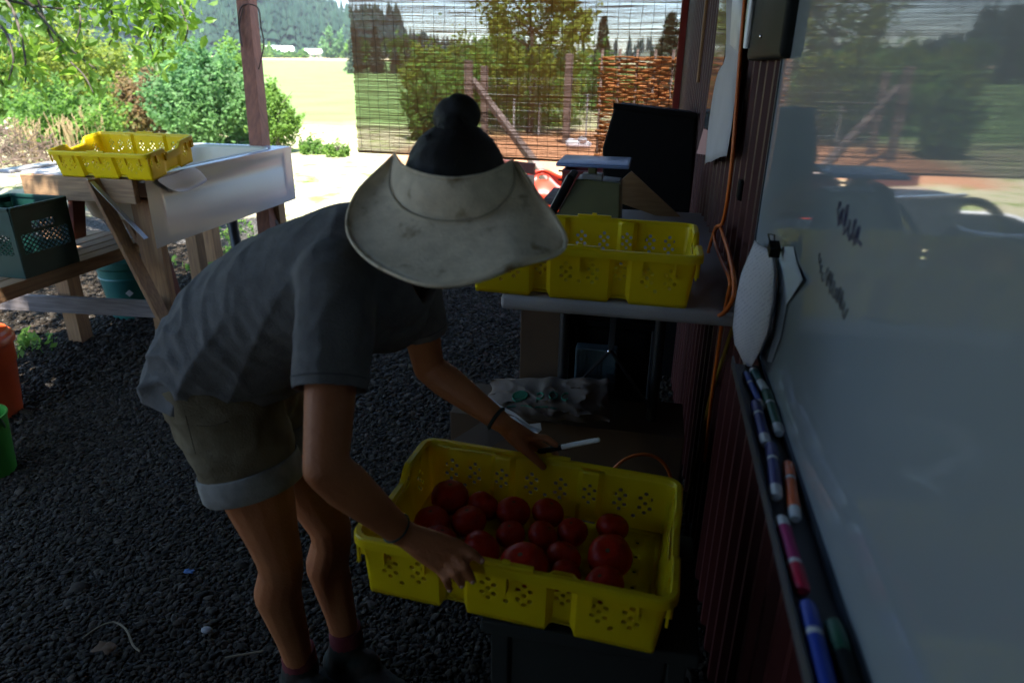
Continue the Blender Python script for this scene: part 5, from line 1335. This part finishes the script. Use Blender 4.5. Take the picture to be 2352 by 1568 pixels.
# ------------------------------------------------------------------ the person
PO = Vector((-.8, 1.25, 0))
person = thing('person', tuple(PO), 'person in grey t-shirt, canvas shorts and wide felt visor bending over the tomato crate', 'person')
def chain(mb, pts, n=14):
    for (a, ra), (b, rb) in zip(pts[:-1], pts[1:]): mb.caps(a, b, ra, rb, n)
hipR, kneR, ankR = onY(525, 925, 1.13), onY(640, 1272, 1.09), onZ(690, 1530, .13)
hipL, kneL, ankL = onY(590, 915, 1.32), onY(757, 1205, 1.26), onZ(797, 1480, .13)
shR, elR, wrR = onY(775, 640, 1.02), onY(748, 1075, .845), onY(922, 1222, .925)
shL, elL, wrL = onY(935, 600, 1.30), onY(985, 845, 1.37), onY(1150, 968, 1.325)
spine = [onY(528, 850, 1.22), onY(580, 765, 1.205), onY(670, 690, 1.19), onY(780, 640, 1.17), onY(860, 610, 1.155)]
neck = onY(905, 590, 1.14)
HC = onY(1046, 438, 1.15)                                  # centre of the head
HF = Vector((.08, -.80, -.60)).normalized(); HUp = (Vector((0, 0, 1)) - HF * HF.z).normalized(); HS = HF.cross(HUp)
HM = Matrix((HS, HF, HUp)).transposed()
def hp(x, y, z): return HC + HM @ Vector((x, y, z))
B = MB()
chain(B, [(spine[0], .12), (spine[1], .108), (spine[2], .11), (spine[3], .10), (spine[4], .075), (neck, .052), (hp(0, -.03, -.10), .050), (hp(0, -.01, -.04), .06)])
chain(B, [(spine[0] + Vector((0, -.04, -.02)), .115), (hipR, .092)]); chain(B, [(spine[0] + Vector((0, .05, -.02)), .115), (hipL, .092)])
chain(B, [(spine[3], .085), (shR, .05)]); chain(B, [(spine[3], .085), (shL, .05)])
def leg_chain(h, k, a, s):
    d = (a - k); m = k + d * .32 + Vector((-.022, 0, 0)); lo = k + d * .7 + Vector((-.006, 0, 0)); th = h.lerp(k, .5) + Vector((.012, 0, .01))
    chain(B, [(h, .090), (th + Vector((-.012, 0, 0)), .083), (h.lerp(k, .88), .056), (k, .051), (k + d * .12, .048), (m, .053), (lo, .040), (a, .033), (a + Vector((0, 0, -.05)), .033)])
leg_chain(hipR, kneR, ankR, 1); leg_chain(hipL, kneL, ankL, -1)
def arm_chain(s, e, w):
    chain(B, [(s, .046), (s.lerp(e, .5), .043), (s.lerp(e, .9), .037), (e, .036), (e.lerp(w, .25), .039), (e.lerp(w, .65), .031), (w, .0245)])
arm_chain(shR, elR, wrR); arm_chain(shL, elL, wrL)
# skull, jaw, nose, ears
B.ball(HC + HM @ Vector((0, -.012, .012)), (.074, .092, .088), 20, 14, HM)
B.ball(hp(0, .035, -.055), (.056, .058, .066), 16, 10, HM)
B.caps(hp(0, .088, -.005), hp(0, .112, -.04), .009, .013); B.ball(hp(0, .082, -.10), (.022, .02, .016), 10, 8, HM)
for s in (-1, 1): B.ball(hp(s * .077, -.005, -.02), (.010, .018, .030), 10, 8, HM); B.ball(hp(s * .035, .066, -.035), (.022, .02, .02), 10, 8, HM)
# right hand: palm over the near rim, fingers hooked outside, thumb inside
kR = [onY(1050, 1250, .945), onY(1041, 1272, .932), onY(1027, 1292, .922), onY(1011, 1308, .916)]
for i, k in enumerate(kR): chain(B, [(wrR, .021), (wrR.lerp(k, .55), .0165), (k, .0118 - .0006 * i)], 10)
for i in range(3): B.caps(kR[i].lerp(wrR, .25), kR[i + 1].lerp(wrR, .25), .0125, .0118, 10)
chain(B, [(kR[0], .0105), (onY(1086, 1270, .935), .0088), (onY(1106, 1288, .935), .0078)], 10)
chain(B, [(kR[1], .0105), (onY(1068, 1300, .915), .0092), (onY(1086, 1333, .914), .0078)], 10)
chain(B, [(kR[2], .0100), (onY(1046, 1316, .907), .0088), (onY(1061, 1343, .912), .0075)], 10)
chain(B, [(kR[3], .0092), (onY(1024, 1330, .905), .0080), (onY(1033, 1352, .910), .0068)], 10)
chain(B, [(wrR.lerp(kR[0], .25), .017), (onY(1010, 1244, .965), .0135), (onY(1062, 1262, .985), .011), (onY(1098, 1284, .975), .0088)], 10)
# left hand holding the marker above the far rim, thumb over the rim
kL = [onY(1222, 1003, 1.335), onY(1219, 1014, 1.350), onY(1211, 1024, 1.363), onY(1200, 1032, 1.372)]
for i, k in enumerate(kL): chain(B, [(wrL, .021), (wrL.lerp(k, .55), .0165), (k, .0118 - .0006 * i)], 10)
for i in range(3): B.caps(kL[i].lerp(wrL, .25), kL[i + 1].lerp(wrL, .25), .0125, .0118, 10)
chain(B, [(kL[0], .0105), (onY(1255, 1006, 1.325), .009), (onY(1277, 1021, 1.318), .0078)], 10)
chain(B, [(kL[1], .0105), (onY(1252, 1026, 1.360), .009), (onY(1278, 1043, 1.345), .0078)], 10)
chain(B, [(kL[2], .0100), (onY(1238, 1042, 1.372), .0088), (onY(1262, 1056, 1.352), .0075)], 10)
chain(B, [(kL[3], .0092), (onY(1220, 1048, 1.378), .0080), (onY(1240, 1060, 1.356), .0068)], 10)
chain(B, [(wrL.lerp(kL[0], .3), .016), (onY(1203, 1028, 1.315), .0125), (onY(1228, 1052, 1.310), .0108), (onY(1248, 1072, 1.318), .0088)], 10)
body = link_mesh('body', remeshed(B, .0042, 5, .5), M['skin'], person, PO)

def cloth(mb, voxel, cuts, wr, iters=8):
    me = remeshed(mb, voxel, iters, .6)
    bm = bmesh.new(); bm.from_mesh(me); bm.normal_update()
    kill = set()
    for p0, n, reach, *side in cuts:
        p0, n = Vector(p0), Vector(n).normalized()
        hit = lambda v: (not side or side[0](v.co)) and (v.co - p0).dot(n) > 0 and ((v.co - p0) - n * (v.co - p0).dot(n)).length < reach and (v.co - p0).dot(n) < reach * 1.6
        inn = {v for v in bm.verts if hit(v)}
        strad = set()
        for f in bm.faces:
            c = sum(v in inn for v in f.verts)
            if c == len(f.verts): kill.add(f)
            elif c: strad.update(v for v in f.verts if v in inn)
        for v in strad: v.co -= n * (v.co - p0).dot(n)
    bmesh.ops.delete(bm, geom=list(kill), context='FACES')
    bm.normal_update()
    for v in bm.verts: v.co += v.normal * wr(v.co)
    bm.to_mesh(me); bm.free(); return me
# shirt
T = MB()
ax = (spine[4] - spine[0]).normalized(); sd = Vector((0, 1, 0)); sd = (sd - ax * sd.dot(ax)).normalized(); up_ = sd.cross(ax) * -1
TM = Matrix((ax, sd, up_)).transposed()
full = catmull([spine[0] - ax * .015] + spine, 4)
for i, p in enumerate(full):
    t = i / (len(full) - 1)
    T.ball(p, (.11, .183 - .035 * t * t, .145 - .022 * t + .01 * math.sin(t * 3)), 20, 14, TM)
T.ball(spine[4] + ax * .01, (.07, .11, .085), 16, 10, TM)
T.ball(onY(600, 880, 1.21), (.12, .165, .10), 16, 10, TM); T.ball(onY(540, 860, 1.21), (.11, .17, .10), 16, 10, TM)
slR, slL = shR.lerp(elR, .60), shL.lerp(elL, .60)
for s_, e_ in ((shR, shR.lerp(elR, .75)), (shL, shL.lerp(elL, .75))):
    chain(T, [(spine[3], .10), (s_, .066), (s_.lerp(e_, .5), .060), (e_, .056)])
T.ball(spine[3].lerp(shR, .6) + Vector((0, 0, -.05)), (.10, .07, .10), 14, 10); T.ball(spine[4] + Vector((.01, .03, -.10)), (.075, .12, .075), 14, 10)
def wr_shirt(c):
    q = c - spine[0]; a = q.dot(ax); u = q.dot(sd); w = q.dot(up_)
    f = mnoise.noise(Vector((a * 5 + w * 7, u * 9, w * 4 - a * 6))) * .008
    r = 1 - abs(mnoise.noise(Vector((a * 4 - w * 11, u * 4 + a * 3, w * 5 + 9))))
    lowb = max(0, 1 - abs(a + .02) / .24)
    f2 = (r ** 4) * .012 * (.35 + lowb)
    r2 = 1 - abs(mnoise.noise(Vector((a * 13 + w * 5, u * 6 - a * 4, w * 13 - a * 7 + 4))))
    return f * .7 + f2 + r2 ** 5 * .010 * (.3 + lowb) - .002
hA, hB = onY(352, 880, 1.15), onY(600, 972, 1.03); hC = hB + Vector((-.06, .36, .0)); hN = (hB - hA).cross(hC - hA).normalized()
if hN.dot(ax) > 0: hN = -hN
shirt_me = cloth(T, .0055, [(slR, (elR - shR), .11), (slL, (elL - shL), .11), ((hA + hB + hC) / 3, hN, .45), (neck + ax * .005, (hp(0, 0, -.08) - neck), .10)], wr_shirt)
solid(link_mesh('shirt', shirt_me, M['shirt'], person, PO), .0025)
# shorts and cuffs
H_ = MB()
H_.ball(spine[0] + Vector((.01, 0, -.015)), (.125, .18, .13), 20, 14, TM); H_.ball(spine[0] + Vector((.01, 0, -.08)), (.115, .175, .11), 20, 14)
hemR, hemL = hipR.lerp(kneR, .52), hipL.lerp(kneL, .45)
for h, k, e in ((hipR, kneR, hemR), (hipL, kneL, hemL)):
    chain(H_, [(h + Vector((-.018, 0, .03)), .110), (h, .112), (e, .096), (h.lerp(k, .66), .092)], 18)
def wr_shorts(c):
    return mnoise.noise(c * 13) * .0035 + (1 - abs(mnoise.noise(Vector((c.x * 9, c.y * 7, c.z * 17))))) ** 3 * .006 - .004
dR, dL = (kneR - hipR).normalized(), (kneL - hipL).normalized()
solid(link_mesh('shorts', cloth(H_, .006, [(hemR, dR, .17, lambda c: c.y < 1.222), (hemL, dL, .17, lambda c: c.y >= 1.222), (spine[0] + ax * .12, Vector((.42, -.05, .9)), .32)], wr_shorts), M['shorts'], person, PO), .003)
for e, d, r0 in ((hemR, dR, .0995), (hemL, dL, .101)):
    x = d.orthogonal().normalized(); y = d.cross(x); rows = []
    for q, (t, rr) in enumerate(((-.05, 1.035), (-.046, 1.06), (-.02, 1.065), (.0, 1.06), (.006, 1.03), (.0, .985))):
        rows.append([e + d * t + (x * math.cos(a) + y * math.sin(a)) * r0 * rr * (1 + .02 * math.sin(3 * a + q * .2) + .012 * mnoise.noise(Vector((math.cos(a) * 3, math.sin(a) * 3, q * .3)))) for a in np.linspace(0, 2 * math.pi, 41)])
    solid(obj('cuff', MB().sheet(rows), M['cuff'], person, smooth=60), .003)
# seam, pocket and belt loops on the shorts
from mathutils.bvhtree import BVHTree
def on_cloth(o_me, off, pts, eps=.003):
    bv = BVHTree.FromPolygons([v.co + off for v in o_me.vertices], [tuple(p.vertices) for p in o_me.polygons]); out = []
    for p in pts:
        h = bv.find_nearest(p)
        if h[0] is not None: out.append(h[0] + h[1] * eps)
    return out
sh_me = [c for c in person.children if c.name.startswith('shorts')][0].data
ST = mat('stitching', (.09, .065, .035), .95)
def stitch(pix, Y, name='seam', r=.0009):
    P = on_cloth(sh_me, PO, [onY(a, b, Y) for a, b in pix])
    obj(name, MB().tube(catmull(P, 4), r, 5), ST, person, smooth=180)
stitch([(415, 960), (418, 1000), (432, 1050)], 1.0)
stitch([(440, 985), (475, 990), (515, 985)], 1.0, 'pocket_stitching')
tm_ = shirt_me
def hemline(s_, e_, r):
    d = (e_ - s_).normalized(); c = s_.lerp(e_, .60) - d * .016; x = d.orthogonal().normalized(); y = d.cross(x)
    P = on_cloth(tm_, PO, [c + (x * math.cos(a) + y * math.sin(a)) * r for a in np.linspace(0, 2 * math.pi, 33)], .0022)
    obj('hem_stitching', MB().tube(P, .0011, 4), mat('shirt stitching', (.07, .07, .075), .95), person, smooth=180)
hemline(shR, elR, .06); hemline(shL, elL, .06)
# hair: cap, bun, loose strands
hr = MB(); hr.ball(hp(0, -.018, .012), (.088, .096, .092), 24, 16, HM); hr.ball(hp(0, -.06, -.01), (.074, .06, .08), 18, 12, HM)
hr.ball(hp(0, .016, .026), (.085, .088, .084), 20, 14, HM)
hme = remeshed(hr, .006, 4)
bm = bmesh.new(); bm.from_mesh(hme); bm.normal_update()
for v in bm.verts:
    q = HM.transposed() @ (v.co - HC); v.co += v.normal * (.0012 * mnoise.noise(Vector((math.atan2(q.x, q.z) * 9, q.y * 6, 2))) + .001 * mnoise.noise(q * 60))
bm.to_mesh(hme); bm.free()
hair = link_mesh('hair', hme, M['hair'], person, PO)
bc = onY(1048, 272, 1.19); bn = MB(); bn.ball(bc, (.041, .038, .037), 20, 14); bn.ball(bc + Vector((.008, -.004, .008)), (.036, .034, .033), 16, 10)
bn.caps(bc, hp(0, -.055, .07), .026, .036)
bme = remeshed(bn, .0045, 3); bm = bmesh.new(); bm.from_mesh(bme); bm.normal_update()
for v in bm.verts: v.co += v.normal * (.0012 * mnoise.noise(Vector((math.atan2(v.co.x - bc.x, v.co.z - bc.z) * 3, (v.co - bc).length * 40, (v.co.y - bc.y) * 50))))
bm.to_mesh(bme); bm.free(); link_mesh('bun', bme, M['hair'], hair, PO)
sg = MB()
for k in range(150):
    a = rng.uniform(-2.9, 2.9); p = hp(.082 * math.sin(a), -.03 + rng.normal() * .03, .095 * math.cos(a) + .01) if abs(a) < 1.3 else bc + Vector((.042 * math.sin(a), 0, .04 * math.cos(a)))
    d = Vector((math.sin(a) + rng.normal() * .4, rng.normal() * .5, math.cos(a) * .6 + rng.normal() * .4)) * rng.uniform(.006, .022)
    sg.tube([p, p + d * .6 + Vector((0, 0, .002)), p + d + Vector((rng.normal() * .006, 0, -.004))], [.0006, .0005, .0003], 4)
obj('loose_strands', sg, M['hair'], hair)
# face
for s in (-1, 1):
    obj('eye', MB().ball(hp(s * .031, .071, -.008), .0115, 12, 8), M['eye'], person, smooth=180)
    obj('eyebrow', MB().tube([hp(s * .016, .088, .012), hp(s * .034, .086, .018), hp(s * .05, .074, .012)], [.003, .0035, .002], 6), M['hair'], person, smooth=180)
obj('mouth', MB().tube([hp(-.022, .080, -.075), hp(0, .092, -.072), hp(.022, .080, -.075)], [.003, .006, .003], 8), M['lip'], person, smooth=180)
NAIL = mat('nail', (.55, .30, .20), .35)
# felt visor
r0 = [(906, 355, 1.10), (925, 380, 1.065), (965, 398, 1.03), (1005, 407, 1.012), (1045, 410, 1.006), (1085, 406, 1.012), (1120, 398, 1.03), (1152, 384, 1.065), (1178, 368, 1.10)]
r1 = [(903, 357, 1.10), (897, 430, 1.07), (925, 478, 1.03), (978, 502, 1.008), (1040, 509, 1.002), (1105, 500, 1.006), (1152, 472, 1.03), (1182, 426, 1.065), (1180, 371, 1.10)]
r2 = [(901, 360, 1.10), (818, 448, 1.06), (799, 532, 1.00), (852, 603, .93), (945, 645, .875), (1050, 650, .86), (1172, 614, .885), (1300, 554, .98), (1184, 376, 1.10)]
Rw = [catmull([onY(*q) for q in r], 7) for r in (r0, r1, r2)]
Rw[2][7 * 7] = onY(1300, 554, .98)
hat_rows = []
for t in np.linspace(0, 1, 7): hat_rows.append([a.lerp(b, t) + Vector((0, -.003, .001)) * math.sin(math.pi * t) for a, b in zip(Rw[0], Rw[1])])
for t in np.linspace(0.08, 1, 10): hat_rows.append([a.lerp(b, t) + Vector((0, .004, -.006)) * math.sin(math.pi * t) + Vector((0, 0, .004 * t * mnoise.noise(b * 9))) for a, b in zip(Rw[1], Rw[2])])
SEAM = mat('hat seam', (.42, .36, .26), .95)
hv = solid(obj('visor_hat', MB().sheet(hat_rows), M['hat'], person, smooth=180), .0045, 1)
obj('seam', MB().tube([p + Vector((0, -.004, .002)) for p in Rw[1]], .0014, 6), SEAM, hv, smooth=180)
obj('stitched_edge', MB().tube(hat_rows[-1], .0032, 8).tube(hat_rows[0], .0028, 8), M['hat'], hv, smooth=180)
# finger nails
for tip, nrm_ in ((onY(1086, 1333, .914), (.2, -.9, .3)), (onY(1061, 1343, .912), (.2, -.9, .3)), (onY(1033, 1352, .910), (.2, -.9, .3)), (onY(1106, 1288, .935), (.3, -.6, .7)), (onY(1248, 1072, 1.318), (.0, -.8, .6))):
    nv = Vector(nrm_).normalized(); obj('nail', MB().ball(tip + nv * .0062, (.0042, .0042, .0022), 8, 6, Vector((0, 0, 1)).rotation_difference(nv).to_matrix()), NAIL, person, smooth=180)
# bracelets, socks, boots
def ring(c, d, r, th, name, m):
    d = Vector(d).normalized(); x = d.orthogonal().normalized(); y = d.cross(x)
    obj(name, MB().tube([c + (x * math.cos(a) + y * math.sin(a)) * r for a in np.linspace(0, 2 * math.pi, 25)], th, 8), M[m], person, smooth=180)
ring(wrL.lerp(elL, .06), wrL - elL, .0265, .0042, 'bracelet', 'band'); ring(wrR.lerp(elR, .08), wrR - elR, .0275, .0016, 'bracelet', 'band')
for a, dirn in ((ankR, Vector((.80, -.55, 0))), (ankL, Vector((.93, -.35, 0)))):
    dirn.normalize(); top_ = Vector((a.x, a.y, .145)); heel = Vector((a.x, a.y, .055)) - dirn * .035; toe = heel + dirn * .22; toe.z = .048; s = Vector((-dirn.y, dirn.x, 0))
    obj('sock', MB().tube([top_ + Vector((0, 0, .045)), top_ + Vector((0, 0, .02)), top_ + Vector((0, 0, -.03))], [.040, .043, .043], 18), M['sock'], person, smooth=60)
    bt_ = MB(); chain(bt_, [(top_ + Vector((0, 0, -.012)), .047), (heel + dirn * .02 + Vector((0, 0, .01)), .048)]); chain(bt_, [(heel, .046), (heel + dirn * .12, .044), (toe, .036)])
    bt_.ball(toe - dirn * .03, (.055, .046, .036), 14, 10, Matrix((dirn, s, Vector((0, 0, 1)))).transposed()); bt_.ball(heel + dirn * .09 + Vector((0, 0, .04)), (.05, .038, .04), 14, 10)
    bm_e = remeshed(bt_, .005, 5)
    for v in bm_e.vertices: v.co.z = max(v.co.z, .02)
    b_ = link_mesh('boot', bm_e, M['boot'], person, PO)
    obj('sole', MB().bar(heel - dirn * .045 + Vector((0, 0, -.038)), toe + dirn * .028 + Vector((0, 0, -.031)), .085, .016, .006), M['black'], b_)
# the marker in the left hand
ma, mb_ = onY(1236, 1037, 1.338), onY(1377, 1009, 1.318); d = mb_ - ma
mk_ = thing('marker', tuple(ma), 'slim grey-white marker with black cap held in the left hand', 'marker')
obj('cap', MB().tube([ma, ma + d * .02, ma + d * .36, ma + d * .40], [.004, .0062, .0066, .0066], 12), M['black'], mk_, smooth=50)
obj('barrel', MB().tube([ma + d * .40, ma + d * .93, ma + d * .98, mb_], [.0058, .0056, .0052, .0040], 12), M['whiteplastic'], mk_, smooth=50)
